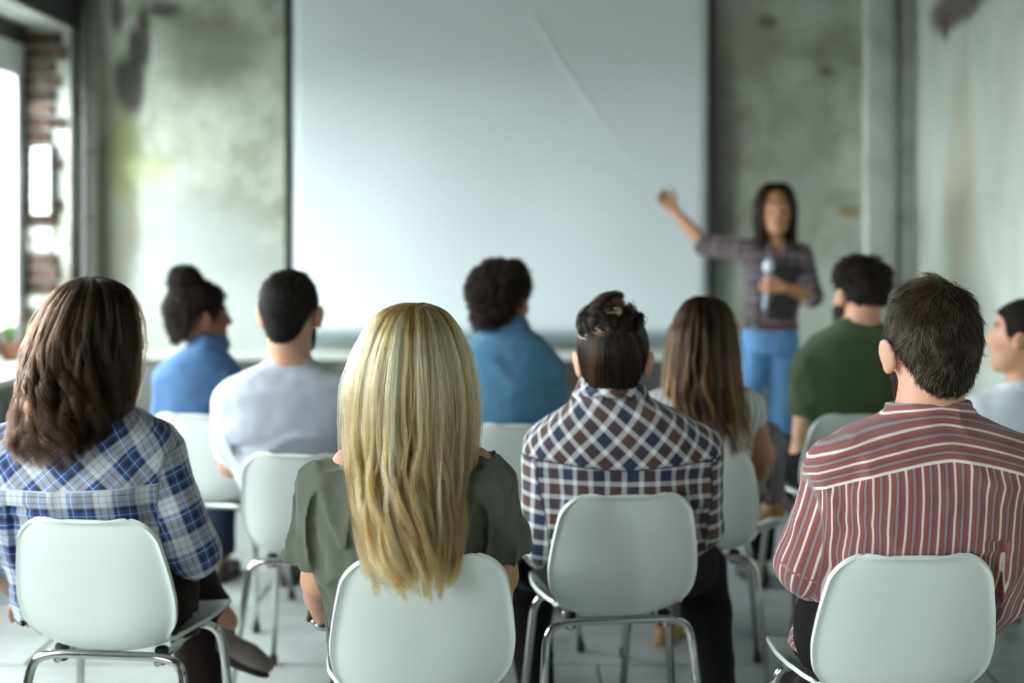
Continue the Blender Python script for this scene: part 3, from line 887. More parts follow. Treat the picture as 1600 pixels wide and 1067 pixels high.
    so = mesh_obj(names[0], V, Q, shirtm, e, True, rl)
    # cloth coordinates
    cx, cy, a, b = rowfn(V[:, 2])
    th = np.arctan2((V[:,0]-cx)/a, -(V[:,1]-cy)/b); u = a*th
    zy = V[:, 2]*0 - 9
    if yoke is not None: zy = V[:, 2] - (yoke - yslope*np.abs(V[:,0]-cx)**1.5)
    set_attr(so, 'tor', np.stack([u, V[:, 2], zy], 1))
    dt = torso(V); best = np.full(len(V), 9.0); su = np.zeros(len(V)); sv = np.zeros(len(V))
    for (sh, el, wr) in axes:
        base = 0.0
        for (p0, p1, r0, r1) in ((sh, el, sr[0], sr[1]), (el, wr, sr[1], sr[2])):
            ba = p1-p0; L = np.linalg.norm(ba); ax = ba/L; t = np.clip((V-p0) @ ax/L, 0, 1); q = V - p0 - (t*L)[:, None]*ax
            d = np.linalg.norm(q, axis=1) - (r0 + (r1-r0)*t)
            e1 = np.array([0, -1.0, .2]); e1 -= ax*np.dot(e1, ax); e1 /= np.linalg.norm(e1); e2 = np.cross(ax, e1)
            an = np.arctan2(q @ e2, q @ e1)
            m = d < best
            best = np.where(m, d, best); su = np.where(m, an*.06, su); sv = np.where(m, base + (V-p0) @ ax, sv)
            base += L
            if sleeve[0] == 'short': break
    set_attr(so, 'slv', np.stack([su, sv, np.minimum(dt - best, sv*.6 + slv0)], 1))
    # --- trousers
    U = Solid(); pr = [r for r in R if r[0] < .70] if pelvis is None else list(pelvis)
    U.loft([(z, x, y, a_, b_) for (z, x, y, a_, b_) in pr], .04, inset=.004 if pelvis is None else 0.0)
    add_legs(U, legs, .012, True, legto, .04 if pelvis is None else .015)
    zt = max(r[0] for r in pr)
    U.disp = folds(sseed+40, .005, (10, 10, 12))
    if pelvis is None: U.cuts.append(off_chair(ch, .012))
    V, Q = U.surf(max(h, .0065))
    mesh_obj(names[1], V, Q, trouserm, e, True, rl)
    shm, som = shoes or (M_shoe_dark, M_sole_dark)
    for L in legs: shoe(e, rl, L['ank'], L['fd'], shm, som, L.get('up', (0, 0, 1)), 1.0 if not female else .9, boots)
    return e, rl

M_shoe_dark = plain('dark_leather', (.03, .022, .018), .45, var=.3); M_sole_dark = plain('dark_sole', (.02, .018, .016), .7)
M_shoe_tan = plain('tan_leather', (.36, .20, .07), .55, var=.2); M_sole_white = plain('white_rubber', (.75, .77, .75), .5)
M_shoe_white = plain('white_canvas', (.72, .74, .72), .7, var=.08)
M_shoe_suede = plain("grey_brown_suede", (.22, .185, .16), .95, var=.25, bump=.3)

# ------------------------------------------------------------------ hair
def strands(name, pts, rad, tint, mat, parent, rl):
    N, K, _ = pts.shape
    hc = bpy.data.hair_curves.new(name); hc.add_curves([K]*N)
    hc.position_data.foreach_set('vector', (pts - rl).astype(np.float32).ravel())
    if 'radius' not in hc.attributes: hc.attributes.new('radius', 'FLOAT', 'POINT')
    hc.attributes['radius'].data.foreach_set('value', rad.astype(np.float32).ravel())
    at = hc.attributes.new('tint', 'FLOAT', 'POINT'); at.data.foreach_set('value', np.clip(tint, 0, 1).astype(np.float32).ravel())
    hc.materials.append(mat)
    o = bpy.data.objects.new(name, hc); COL.objects.link(o); o.parent = parent; o['kind'] = 'stuff'
    return o

def long_hair(e, rl, D, rows, n, nclump, mat, basemat, wave=(.004, .018, 2.2), tips=(.0, .10), back=-1, front=110, rad=.00032, seed=1, fly=.03, tintf=None, inset=.93, cut=.02, k=26, curl=0.0, lay=(.90, 1.03), basecut=.86, name='hair', conv=.62, ridge=.035, wave_on=.35):
    """rows (py, xl, xr, b, dy) from the crown down; strands run down over this form"""
    g = np.random.default_rng(seed)
    R = []
    for (py, x0, x1, b, dy) in rows:
        c = P((x0+x1)/2, py, D); R.append((c[2], c[0], c[1]+dy, (x1-x0)/2*D/F, b))
    R = np.array(R)[::-1]; zs = R[:, 0]; ztop, zbot = zs[-1], zs[0]
    zz = np.linspace(zbot, ztop, 400); sm = []
    for c in range(1, 5):
        v = np.interp(zz, zs, R[:, c]); 
        for _ in range(60 if c < 3 else 25):
            v[1:-1] = .25*v[:-2] + .5*v[1:-1] + .25*v[2:]
        sm.append(v)
    f = lambda z: [np.interp(z, zz, v) for v in sm]
    # inner form
    S = Solid(); RL = [(z, x, y, a*inset, b*inset) for (z, x, y, a, b) in R if z > ztop - (ztop-zbot)*basecut]
    S.loft([(z, x, y, max(a, .012), max(b, .012)) for (z, x, y, a, b) in RL], 0, n=2.0)
    fc = f(np.array([ztop-.1]))[1][0]
    S.cuts.append(lambda p: back*(-1)*(p[:, 1]-fc) - cut if back < 0 else (fc - p[:, 1]) - cut)
    S.disp = folds(seed, .004, (40, 40, 3), .0)
    V, Q = S.surf(.006)
    base = mesh_obj(name, V, Q, basemat, e, True, rl)
    # strands
    cl = g.integers(0, nclump, n)
    cphi = np.radians(g.uniform(-front, front, nclump)); ctip = g.uniform(tips[0], tips[1], nclump)*(ztop-zbot); cph = g.uniform(0, 6.28, nclump); cfr = wave[2]*g.uniform(.75, 1.3, nclump)
    cl_lay = g.uniform(lay[0], lay[1], nclump); camp = g.uniform(.4, 1.3, nclump); ctint = g.uniform(0, 1, nclump)
    t = np.linspace(0, 1, k)[None, :]
    d0 = g.normal(0, 1, n)*np.radians(front)/nclump*2.6
    phi0 = cphi[cl] + d0
    tipz = zbot + ctip[cl] + np.abs(g.normal(0, .012, n))
    root = ztop - np.abs(g.normal(0, .004, n)) - g.uniform(0, 1, n)**4*.05
    z = root[:, None] - (root - tipz)[:, None]*t**1.45
    tl = t**1.2
    phi = cphi[cl][:, None] + d0[:, None]*(1 - conv*tl)
    A = (wave[0] + (wave[1]-wave[0])*np.clip((tl-wave_on)/(1-wave_on), 0, 1)**1.2)*camp[cl][:, None]
    ph = 6.283*cfr[cl][:, None]*tl + cph[cl][:, None] + g.normal(0, .25, n)[:, None]
    cx, cy, a, b = [x.reshape(n, k) for x in f(z.ravel())]
    layr = cl_lay[cl][:, None] + g.normal(0, .012, n)[:, None]
    fl = (g.uniform(0, 1, n) < fly)[:, None]*g.uniform(.02, .16, n)[:, None]*np.sin(np.pi*np.clip(tl*1.2, 0, 1))
    layr = layr + fl
    sg = np.radians(front)/nclump*2.6
    layr = layr + ridge*(.6 - np.minimum((d0/sg)**2, 2.2))[:, None]*np.clip(tl*2.5, 0, 1)
    sx = np.sin(phi); cxp = np.cos(phi)
    x = cx + a*sx*layr + A*np.sin(ph)*np.cos(phi)
    y = cy + back*b*cxp*layr + A*np.sin(ph)*np.abs(sx)*.6 + back*(A*curl*np.cos(ph))
    zc = z + A*curl*np.cos(ph)*.4
    jit = g.normal(0, .0008, (n, 1, 3)) + np.cumsum(g.normal(0, .0004, (n, k, 3)), axis=1)
    pts = np.stack([x, y, zc], -1) + jit
    rd = np.full((n, k), rad)*np.clip(1.15 - t**3, .25, 1)*g.uniform(.8, 1.25, n)[:, None]
    tint = (tintf or (lambda t, c, r: .25 + .5*c + .25*r + 0*t))(t, ctint[cl][:, None], g.uniform(0, 1, n)[:, None])
    strands('hair_strands', pts, rd, np.broadcast_to(tint, (n, k)), mat, base, rl)
    return base

def cap_solid(h, t=(.010, .012, .014), line=((-.12, -.088), (-.088, -.082), (-.062, -.048), (-.046, -.012), (-.03, .018), (.01, .022), (.02, -.002), (.035, .0), (.05, .05), (.06, .07), (.11, .085)), bump=None, nape=True):
    S = Solid(); k = h.sc
    S.el(h.w(0, -.012, .035), np.array((.076+t[0], .096+t[1], .088+t[2]))*k, .0, h.R)
    if nape: S.el(h.w(0, -.048, -.045), np.array((.050+t[0]*.5, .047+t[1]*.5, .055))*k, .03, h.R)
    L = np.array(line)
    S.cuts.append(lambda p: (np.interp(h.l(p)[:, 1], L[:, 0], L[:, 1]) - h.l(p)[:, 2])*k*.8)
    S.disp = bump
    return S

def short_hair(e, rl, h, S, n, mat, basemat, length, whorl=(.012, -.06, .12), lift=.45, seed=2, rad=.00035, res=.005, clump=1.0, wav=.0, down=0.0, tintf=None, name='hair'):
    g = np.random.default_rng(seed)
    V, Q = S.surf(res); Nn = vnormals(V, Q)
    base = mesh_obj(name, V, Q, basemat, e, True, rl)
    L = h.l(V)
    i = g.integers(0, len(V), n)
    p = V[i] + g.normal(0, .0025, (n, 3)); nr = Nn[i]; l = L[i]
    w = h.w(*whorl)
    tg = p - w; tg += g.normal(0, .012, (n, 3)); tg[:, 2] -= down
    cn = vnoise(p*55, seed)[:, None]; ax = np.cross(nr, tg); ax /= np.linalg.norm(ax, axis=1)[:, None] + 1e-9
    tg -= nr*np.sum(tg*nr, 1)[:, None]; tg /= np.linalg.norm(tg, axis=1)[:, None] + 1e-9
    tg = tg + ax*cn*.8*clump
    ln = length(l)*g.uniform(.6, 1.15, n)*h.sc
    K = 6; t = np.linspace(0, 1, K)[None, :, None]
    lf = (lift*(1 + .8*vnoise(p*40, seed+3)*clump))[:, None, None]
    d = tg[:, None, :]*t + nr[:, None, :]*lf*(t - .55*t*t)
    pts = p[:, None, :] - nr[:, None, :]*.003 + d*ln[:, None, None]
    pts = pts + (ax*wav)[:, None, :]*np.sin(t*7 + g.uniform(0, 6, n)[:, None, None])
    pts[:, :, 2] -= (t[:, :, 0]**2)*ln[:, None]*.15
    rd = np.full((n, K), rad)*(1.1 - .75*t[:, :, 0]**2)
    tn = (.5 + .5*vnoise(p*30, seed+7))*.6 + .4*g.uniform(0, 1, n)
    if tintf: tn = tintf(tn, l)
    strands('hair_strands', pts, rd, np.repeat(tn[:, None], K, 1), mat, base, rl)
    return base

def curls(e, base, rl, pts0, nr, n, mat, length=.05, cr=.006, seed=4, rad=.0005, turns=3.5, droop=.01):
    g = np.random.default_rng(seed); i = g.integers(0, len(pts0), n)
    p = pts0[i]; d = nr[i] + g.normal(0, .55, (n, 3)); d /= np.linalg.norm(d, axis=1)[:, None]
    u = np.cross(d, g.normal(0, 1, (n, 3))); u /= np.linalg.norm(u, axis=1)[:, None]; w = np.cross(d, u)
    K = 22; t = np.linspace(0, 1, K)[None, :, None]; ph = g.uniform(0, 6.28, n)[:, None, None]; ln = (length*g.uniform(.4, 1.1, n))[:, None, None]
    a = 6.283*turns*t + ph; r = cr*g.uniform(.6, 1.3, n)[:, None, None]*np.clip(t*4, 0, 1)
    q = p[:, None] + d[:, None]*ln*t*.7 + u[:, None]*np.cos(a)*r + w[:, None]*np.sin(a)*r - np.array([0, 0, droop])*t*t
    strands('hair_strands', q, np.full((n, K), rad), np.repeat(g.uniform(0, 1, n)[:, None], K, 1), mat, base, rl)

def beard(e, rl, h, mat, basemat, n=1500, seed=9, thick=.008, rad=.0004, length=.014):
    S = Solid(); k = h.sc
    S.el(h.w(0, .034, -.035), np.array((.066, .070, .080))*k + thick*.6, .03, h.R); S.el(h.w(0, .052, -.088), np.array((.053, .045, .032))*k + thick, .03, h.R)
    S.cuts.append(lambda p: (h.l(p)[:, 2] - np.interp(h.l(p)[:, 1], [-.03, .02, .06, .09, .12], [-.015, -.02, -.045, -.048, -.05]))*k)
    S.cuts.append(lambda p: (.002 - h.l(p)[:, 1])*k)
    short_hair(e, rl, h, S, n, mat, basemat, lambda l: np.full(len(l), length), (0, .05, .06), .4, seed, rad, .005, name='beard')
# ------------------------------------------------------------------ cloth patterns
def cloth_coords(t, yoke=False, bias=False):
    a = t.xyz(t.attr('tor').outputs['Vector']); b = t.xyz(t.attr('slv').outputs['Vector'])
    isl = t.math('GREATER_THAN', b[2], .004)
    u, v = a[0], a[1]
    if yoke:
        iy = t.math('GREATER_THAN', a[2], 0.0)
        if bias: yu = t.math('MULTIPLY', t.math('ADD', a[0], a[2]), .7071); yv = t.math('MULTIPLY', t.math('SUBTRACT', a[0], a[2]), .7071)
        else: yu = a[2]; yv = a[0]
        mixf = lambda f, p, q: t.math('ADD', t.math('MULTIPLY', p, t.math('SUBTRACT', 1.0, f)), t.math('MULTIPLY', q, f))
        u = mixf(iy, u, yu); v = mixf(iy, v, yv)
    mixf = lambda f, p, q: t.math('ADD', t.math('MULTIPLY', p, t.math('SUBTRACT', 1.0, f)), t.math('MULTIPLY', q, f))
    return mixf(isl, u, b[0]), mixf(isl, v, b[1]), a, b

def cloth_finish(t, c, a, b, seam_col=None, rough=.9):
    o = t.obj(); n = t.noise(420, 2, o); n2 = t.noise(60, 3, o)
    c = t.mix(t.math('MULTIPLY', n2, .22), c, (.25, .22, .22))
    if seam_col:
        e = t.math('LESS_THAN', t.math('ABSOLUTE', a[2]), .0018)
        c = t.mix(t.math('MULTIPLY', e, t.math('LESS_THAN', b[2], .004)), c, seam_col)
        e = t.math('LESS_THAN', t.math('ABSOLUTE', t.math('SUBTRACT', b[2], .004)), .0016)
        c = t.mix(t.math('MULTIPLY', e, .6), c, tuple(x*.3 for x in seam_col))
    t.bsdf(c, rough, 0, .15, t.bump(n, .2, .0008), Sheen_Weight=.2)
    return t.m

def striped_red():
    t = NT('red_striped_linen'); u, v, a, b = cloth_coords(t, True)
    w = (.80, .74, .70); r1 = (.28, .085, .075); r2 = (.22, .07, .062); g = (.27, .21, .24); lt = (.36, .16, .155)
    c = band(t, u, .0305, [(0, w), (.13, lt), (.17, r1), (.40, r2), (.46, g), (.52, (.33, .28, .32)), (.56, g), (.62, r2), (.80, r1), (.96, lt)])
    f = band(t, v, .004, [(0, (1, 1, 1)), (.5, (.82, .80, .80))])
    c = t.mix(.6, c, t.mix(1.0, c, f, 'MULTIPLY'))
    return cloth_finish(t, c, a, b, (.8, .74, .70))

def plaid(name, period, stops, seam, offu=0, offv=0, mixv=.5, interp='CONSTANT', stopsv=None):
    t = NT(name); u, v, a, b = cloth_coords(t, True, True)
    c = t.mix(mixv, band(t, u, period, stops, offu, interp), band(t, v, period, stopsv or stops, offv, interp))
    return cloth_finish(t, c, a, b, seam)
W_, B_, N_, L_, G_ = (.72, .76, .80), (.015, .095, .34), (.006, .010, .030), (.25, .38, .60), (.20, .19, .24)
M_plaid_blue = plaid('blue_plaid_flannel', .097, [(0, W_), (.10, L_), (.125, W_), (.26, G_), (.28, W_), (.40, B_), (.50, W_), (.52, B_), (.60, N_), (.72, B_), (.78, W_), (.80, B_), (.90, N_), (.97, G_)], (.6, .63, .68), .02)
M_check = plaid('navy_brown_check', .080, [(0, (.78, .80, .82)), (.15, (.008, .020, .065)), (.50, (.78, .80, .82)), (.65, (.085, .036, .024))], (.03, .03, .05), .01, .03)
M_plaid_dark = plaid('dark_plaid_flannel', .11, [(0, (.06, .04, .045)), (.3, (.012, .012, .014)), (.5, (.34, .24, .28)), (.60, (.02, .035, .04)), (.8, (.17, .06, .075)), (.9, (.06, .10, .10))], None)
def striped_top():
    t = NT('white_top_with_stripes'); u, v, a, b = cloth_coords(t)
    c = band(t, u, .022, [(0, (.62, .62, .64)), (.62, (.12, .10, .11)), (.80, (.62, .62, .64))])
    return cloth_finish(t, c, a, b)
M_tee_green = fabric('grey_green_linen_tee', (.105, .115, .088), .16)
M_denim_shirt = fabric('blue_denim_shirt', (.075, .165, .32), .10)
M_blue_shirt = fabric('sky_blue_shirt', (.075, .20, .32), .08)
M_tee_grey = fabric('pale_grey_tee', (.50, .53, .60), .05)
M_tee_olive = fabric('dark_green_tee', (.042, .070, .030), .10)
M_top_white = fabric('white_cotton_top', (.68, .74, .80), .04)
M_jeans = fabric('blue_jeans', (.10, .24, .45), .2)
M_jeans_dark = fabric('dark_jeans', (.018, .024, .045), .2)
M_black = fabric('black_trousers', (.010, .009, .010), .2)
M_brown_tr = fabric('dark_brown_trousers', (.018, .012, .010), .2)
def stripe_tr():
    t = NT('pinstripe_trousers'); x = t.xyz(t.obj())
    c = band(t, x[0], .018, [(0, (.05, .045, .05)), (.6, (.40, .38, .40))]); t.bsdf(c, .9, 0, .15); return t.m
M_stripe_tr = stripe_tr()
S_fair = skin('fair_skin', (.62, .36, .26)); S_fair2 = skin('light_skin', (.58, .34, .22)); S_tan = skin('tan_skin', (.42, .22, .13)); S_brown = skin('brown_skin', (.25, .12, .065))

H_brown = hairmat('chestnut_hair', [(0, (.006, .003, .0018)), (.55, (.028, .0135, .0075)), (1, (.105, .054, .029))], .30, 0, 1.32)
B_brown = scalpmat('chestnut_hair_mass', (.020, .012, .008))
H_blonde = hairmat('blonde_hair', [(0, (.05, .025, .009)), (.35, (.22, .125, .040)), (.65, (.46, .315, .125)), (1, (.76, .63, .36))], .28)
B_blonde = scalpmat('blonde_hair_mass', (.20, .125, .055))
H_dark = hairmat_matt('dark_brown_hair', [(0, (.008, .005, .0035)), (.6, (.022, .013, .008)), (1, (.055, .034, .022))])
B_dark = scalpmat('dark_hair_mass', (.012, .009, .007))
H_man = hairmat_matt('brown_cropped_hair', [(0, (.012, .0075, .005)), (.5, (.048, .031, .020)), (1, (.20, .135, .09))], .35, .36)
B_man = scalpmat('brown_hair_mass', (.016, .011, .008))
H_bun = hairmat_matt('brown_streaked_hair', [(0, (.010, .006, .004)), (.6, (.030, .017, .010)), (.8, (.13, .075, .042)), (1, (.55, .40, .27))])
H_long = hairmat('brown_ombre_hair', [(0, (.006, .003, .0018)), (.5, (.026, .012, .006)), (1, (.30, .155, .055))], .30, 0, 1.36)
B_long = scalpmat('brown_hair_mass_long', (.022, .013, .008))

def arm(sx, sy, ex, ey, wx_, wy, D, de=.03, dw=.30, ds=0.0):
    return (P(sx, sy, D+ds), P(ex, ey, D+de), P(wx_, wy, D+dw))
def lw_(ch, x, y, z): return np.array(ch.matrix_basis @ Vector((x, y, z)))

# ------------------------------------------------------------------ 1 woman in blue plaid
D = 2.81; ch = CH[1]
hd = Head(132, 540, D + .03, -12, -4, .98)
lg = legs_default(ch)
lg[1] = dict(hip=lw_(ch, .085, -.060, .556), knee=P(262, 872, 3.28), ank=P(352, 972, 3.30), fd=P(455, 1000, 3.34) - P(352, 972, 3.30) + np.array((0, 0, -.03)), up=np.array((-.25, .1, 1.0)) + np.array((.4, 0, 0)))
lg[0] = dict(hip=lw_(ch, -.085, -.060, .556), knee=lw_(ch, .0, .345, .53), ank=lw_(ch, .05, .38, .085), fd=np.array((.1, 1, 0)))
rows = [(634, 98, 186, .066, .03), (646, 62, 222, .085, .02), (664, 14, 258, .100, .01), (700, -22, 270, .112, 0), (760, -26, 262, .116, 0), (830, -10, 256, .116, .01), (900, 2, 274, .125, .02), (985, 4, 290, .135, .03)]
e, rl = person(ch, 'woman with wavy chestnut hair and blue plaid shirt seated on white chair', D, rows,
    [arm(0, 708, -22, 858, 40, 930, D), arm(240, 708, 302, 862, 262, 925, D)], hd, S_fair, M_plaid_blue, M_brown_tr, h=.0045, sleeve=('three', .16), legs=lg,
    collar='fold', collar_r=(.055, .072), neck_r=.047, hem=.475, yoke=wz(752, D), disp=folds(11, .006, (9, 9, 5)), female=True, shoes=(M_shoe_suede, M_sole_dark), sr=(.066, .058, .05), yslope=-.06, legto=.78, boots=False, sseed=1)
long_hair(e, rl, D, [(434, 122, 152, .012, .02), (441, 104, 176, .05, .02), (452, 90, 192, .075, .02), (475, 74, 203, .10, .02), (505, 62, 208, .115, .02), (550, 48, 211, .120, .01), (600, 44, 208, .125, 0), (640, 40, 200, .13, -.01), (680, 38, 188, .135, -.02), (722, 52, 176, .13, -.02)],
    11000, 170, H_brown, B_brown, wave=(.001, .030, 3.1), tips=(0, .20), rad=.00042, seed=5, fly=.05, curl=.9, wave_on=.25, k=34, basecut=.80, lay=(.90, 1.05), inset=.90,
    tintf=lambda t, c, r: -.05 + .62*c**1.6 + .22*r + .45*np.clip(t-.3, 0, 1)*c)

# ------------------------------------------------------------------ 2 blonde woman
D = 2.545; ch = CH[2]
hd = Head(645, 584, D + .02, 0, -2, .96)
rows = [(718, 548, 742, .070, .02), (726, 508, 768, .088, .01), (742, 490, 784, .100, 0), (780, 488, 782, .106, 0), (840, 496, 776, .106, 0), (900, 504, 772, .112, .01), (960, 512, 772, .12, .03)]
e, rl = person(ch, 'woman with long straight blonde hair and grey-green t-shirt', D, rows,
    [arm(508, 758, 498, 905, 508, 968, D, .04, .27), arm(770, 758, 782, 900, 760, 985, D, .04, .28)], hd, S_fair2, M_tee_green, M_jeans_dark, h=.0045,
    sleeve=('short', .62, 'cuff'), collar='crew', collar_r=(.118, .072), trap=[P(548, 722, D), P(742, 722, D)], neck_r=.046, hem=.50, disp=folds(22, .014, (24, 24, 4.0), .003), female=True, sr=(.052, .064, .05), ar=(.043, .036, .025), sseed=2, handspec=[((.7, .7, -.1), (0, 0, -1), 1, .35), ((-.6, .8, -.1), (0, 0, -1), -1, .35)])
wr = P(508, 968, D + .27); ax = wr - P(498, 905, D + .04); ax /= np.linalg.norm(ax); pw = wr - ax*.03 - rl
wt = MB().lathe([(.030, -.011), (.033, -.009), (.0335, .009), (.030, .011)], tuple(pw), 24, tuple(ax)).build('wristwatch', M_chrome, e, True); tag(wt, 'silver wrist watch')
MB().lathe([(.0165, -.003), (.017, .002), (.014, .005)], tuple(pw + np.array((-.033, -.006, .004))), 18, (-1, -.2, .2)).build('watch_case', M_dark, wt, True)
long_hair(e, rl, D, [(474, 634, 660, .012, .0), (480, 610, 684, .045, .0), (492, 592, 700, .075, 0), (515, 576, 714, .10, 0), (550, 562, 726, .118, 0), (600, 552, 734, .122, -.005), (660, 548, 738, .125, -.01), (720, 551, 736, .128, -.03), (768, 560, 730, .125, -.07), (812, 576, 728, .115, -.125), (848, 596, 720, .10, -.165), (886, 612, 706, .085, -.185)],
    15000, 120, H_blonde, B_blonde, wave=(.0012, .026, 2.6), tips=(0, .19), rad=.00040, seed=8, fly=.07, curl=.35, wave_on=.48, conv=.78, ridge=.05, k=34, basecut=.84, lay=(.92, 1.04), inset=.90,
    tintf=lambda t, c, r: .60 + .62*(c-.5) + .25*(r-.5) + .16*np.exp(-((t-.3)/.25)**2) - .30*np.clip(t-.45, 0, 1) - .30*np.exp(-(t/.10)**2))

# ------------------------------------------------------------------ 3 checked shirt, bun
D = 3.06; ch = CH[3]
hd = Head(958, 566, D + .04, -8, -6, 1.02)
lg = legs_default(ch)
lg[0] = dict(hip=lw_(ch, -.085, -.060, .556), knee=P(822, 880, 3.54), ank=P(838, 1090, 3.58), fd=np.array((-.2, 1, 0)))
lg[1] = dict(hip=lw_(ch, .085, -.060, .556), knee=P(1094, 888, 3.46), ank=P(1124, 1108, 3.40), fd=np.array((.25, 1, 0)))
rows = [(612, 914, 1000, .066, .04), (626, 900, 1022, .08, .03), (644, 872, 1062, .092, .015), (668, 846, 1094, .104, 0), (704, 832, 1112, .114, 0), (760, 836, 1108, .118, 0), (830, 852, 1098, .118, .01), (900, 862, 1086, .125, .03)]
e, rl = person(ch, 'person with brown hair twisted into a bun and navy-brown checked shirt', D, rows,
    [arm(858, 706, 850, 846, 880, 900, D, .05), arm(1090, 706, 1092, 818, 1030, 890, D, .05)], hd, S_fair, M_check, M_black, h=.0055, legs=lg,
    collar='fold', collar_r=(.076, .074), neck_r=.052, hem=.50, yoke=wz(722, D), disp=folds(33, .007, (9, 9, 6)), sr=(.066, .058, .046), yslope=-.2, sseed=3)
cap = cap_solid(hd, (.008, .010, .014), line=((-.12, -.062), (-.055, -.066), (-.02, -.005), (.02, .015), (.06, .07), (.11, .085)), nape=False)
cap.el(hd.w(0, -.035, -.02), np.array((.070, .075, .07)), .03, hd.R)
bc = hd.w(.0, -.076, .096)
cap.el(bc, np.array((.066, .052, .044)), .02, hd.R)
g = np.random.default_rng(31)
for _ in range(9):
    q = g.normal(0, 1, 3); q /= np.linalg.norm(q); q[2] = abs(q[2]); cap.el(bc + hd.R @ (q*np.array((.056, .045, .040))), np.array((.021, .013, .013)), .006, rotm(g.uniform(0, 3), g.uniform(-1, 1)))
cap.disp = folds(35, .004, (50, 50, 30), .001)
V, Q = cap.surf(.0045); Nn = vnormals(V, Q)
base = mesh_obj('hair', V, Q, B_dark, e, True, rl)
n = 3200; i = g.integers(0, len(V), n); p = hd.l(V[i]); bl = np.array((0, -.075, .115))
K = 12; t = np.linspace(0, 1, K)[None, :, None]
q = p[:, None]*(1-t) + bl*t; rel = (q - np.array((0, -.012, .035)))/np.array((.087, .109, .104))
r0 = np.maximum(np.linalg.norm(rel[:, :1], axis=2, keepdims=True), 1.0)
q = np.array((0, -.012, .035)) + rel/np.maximum(np.linalg.norm(rel, axis=2, keepdims=True), .2)*np.array((.087, .109, .104))*((r0*(1-t) + t)*1.02 + .02*np.sin(t*3.14))
tn = np.clip((.5 + .5*vnoise(p*45, 4))*.8 + .2*g.uniform(0, 1, n), 0, 1)
strands('hair_strands', q @ hd.R.T*hd.sc + hd.c, np.full((n, K), .0005), np.repeat(tn[:, None], K, 1), H_bun, base, rl)
n = 44*60; K = 18; lk = g.integers(0, 44, n); ax1 = g.normal(0, 1, (44, 3)); ax1 /= np.linalg.norm(ax1, axis=1)[:, None]; ax2 = np.cross(ax1, g.normal(0, 1, (44, 3))); ax2 /= np.linalg.norm(ax2, axis=1)[:, None]
a = np.linspace(0, 1, K)[None, :, None]*g.uniform(2, 3.4, 44)[lk][:, None, None] + g.uniform(0, 6.28, 44)[lk][:, None, None]
ctr = g.normal(0, .009, (44, 3))[lk][:, None] + g.normal(0, .0045, (n, 3))[:, None]
q = (ax1[lk][:, None]*np.cos(a) + ax2[lk][:, None]*np.sin(a))*np.array((.056, .046, .050))*g.uniform(.9, 1.10, 44)[lk][:, None, None] + ctr
tn = g.uniform(0, 1, 44)[lk]**1.3*.95 + .15*g.uniform(0, 1, n)
strands('hair_strands', bc + q, np.full((n, K), .0007), np.repeat(tn[:, None], K, 1), H_bun, base, rl)

# ------------------------------------------------------------------ 4 man in red stripes
D = 2.515; ch = CH[4]
hd = Head(1456, 553, D + .03, 0, -4, 1.07)
lg = legs_default(ch)
lg[0] = dict(hip=lw_(ch, -.085, -.060, .556), knee=lw_(ch, .06, .38, .56), ank=P(1270, 982, 3.0), fd=P(1208, 1035, 3.02) - P(1262, 985, 3.0), up=np.array((-.5, .2, .6)))
rows = [(648, 1394, 1522, .075, .035), (660, 1368, 1548, .088, .025), (674, 1326, 1590, .100, .015), (690, 1292, 1622, .110, .005), (715, 1277, 1638, .118, 0), (760, 1278, 1638, .122, 0), (820, 1286, 1630, .122, 0), (880, 1290, 1622, .122, .01), (960, 1276, 1598, .130, .03)]
e, rl = person(ch, 'man with short brown hair and collarless red striped shirt', D, rows,
    [arm(1310, 736, 1262, 880, 1335, 955, D, .05, .28), arm(1610, 736, 1612, 886, 1530, 960, D, .03, .28)], hd, S_fair, striped_red(), M_black, h=.0042, legs=lg,
    collar='band', collar_r=(.084, .078), neck_r=.062, hem=.50, yoke=wz(704, D), disp=folds(44, .008, (9, 9, 5), .0015), sr=(.062, .064, .046), yslope=.55, sseed=4, slv0=.022)
cap = cap_solid(hd, (.004, .008, .022))
cap.disp = folds(45, .003, (45, 45, 45), .001)
short_hair(e, rl, hd, cap, 20000, H_man, B_man, lambda l: np.interp(l[:, 2], [-.09, -.03, .05, .12], [.008, .014, .024, .034]), (.02, -.045, .13), .42, 46, .00042, .0045, 1.6)
beard(e, rl, hd, H_man, B_man, 1200, 47, .003, .0003, .006)

# ------------------------------------------------------------------ 5 woman in denim with curly bun
D = 4.33; ch = CH[5]
hd = Head(312, 496, D, -58, 0, .98)
rows = [(536, 304, 346, .055, .01), (546, 284, 352, .075, .005), (560, 262, 362, .09, 0), (585, 249, 370, .10, 0), (640, 246, 372, .108, 0), (700, 250, 366, .112, .02)]
e, rl = person(ch, 'woman with curly dark hair knotted on top and blue denim shirt', D, rows,
    [arm(268, 590, 258, 668, 285, 700, D), arm(352, 590, 366, 668, 350, 700, D)], hd, S_brown, M_denim_shirt, M_jeans_dark, h=.007, collar='fold', collar_r=(.058, .056), neck_r=.044, disp=folds(55, .008, (7, 7, 9)), female=True, eyes=True, sr=(.056, .05, .042), sseed=5)
cap = cap_solid(hd, (.008, .012, .008)); cap.el(P(288, 436, D-.02), (.050, .050, .045), .015); cap.el(P(286, 480, D-.03), (.045, .05, .06), .03)
cap.disp = folds(56, .008, (32, 32, 32), .004)
V, Q = cap.surf(.006); base = mesh_obj('hair', V, Q, B_dark, e, True, rl)
curls(e, base, rl, V, vnormals(V, Q), 2600, H_dark, .026, .0055, 57)

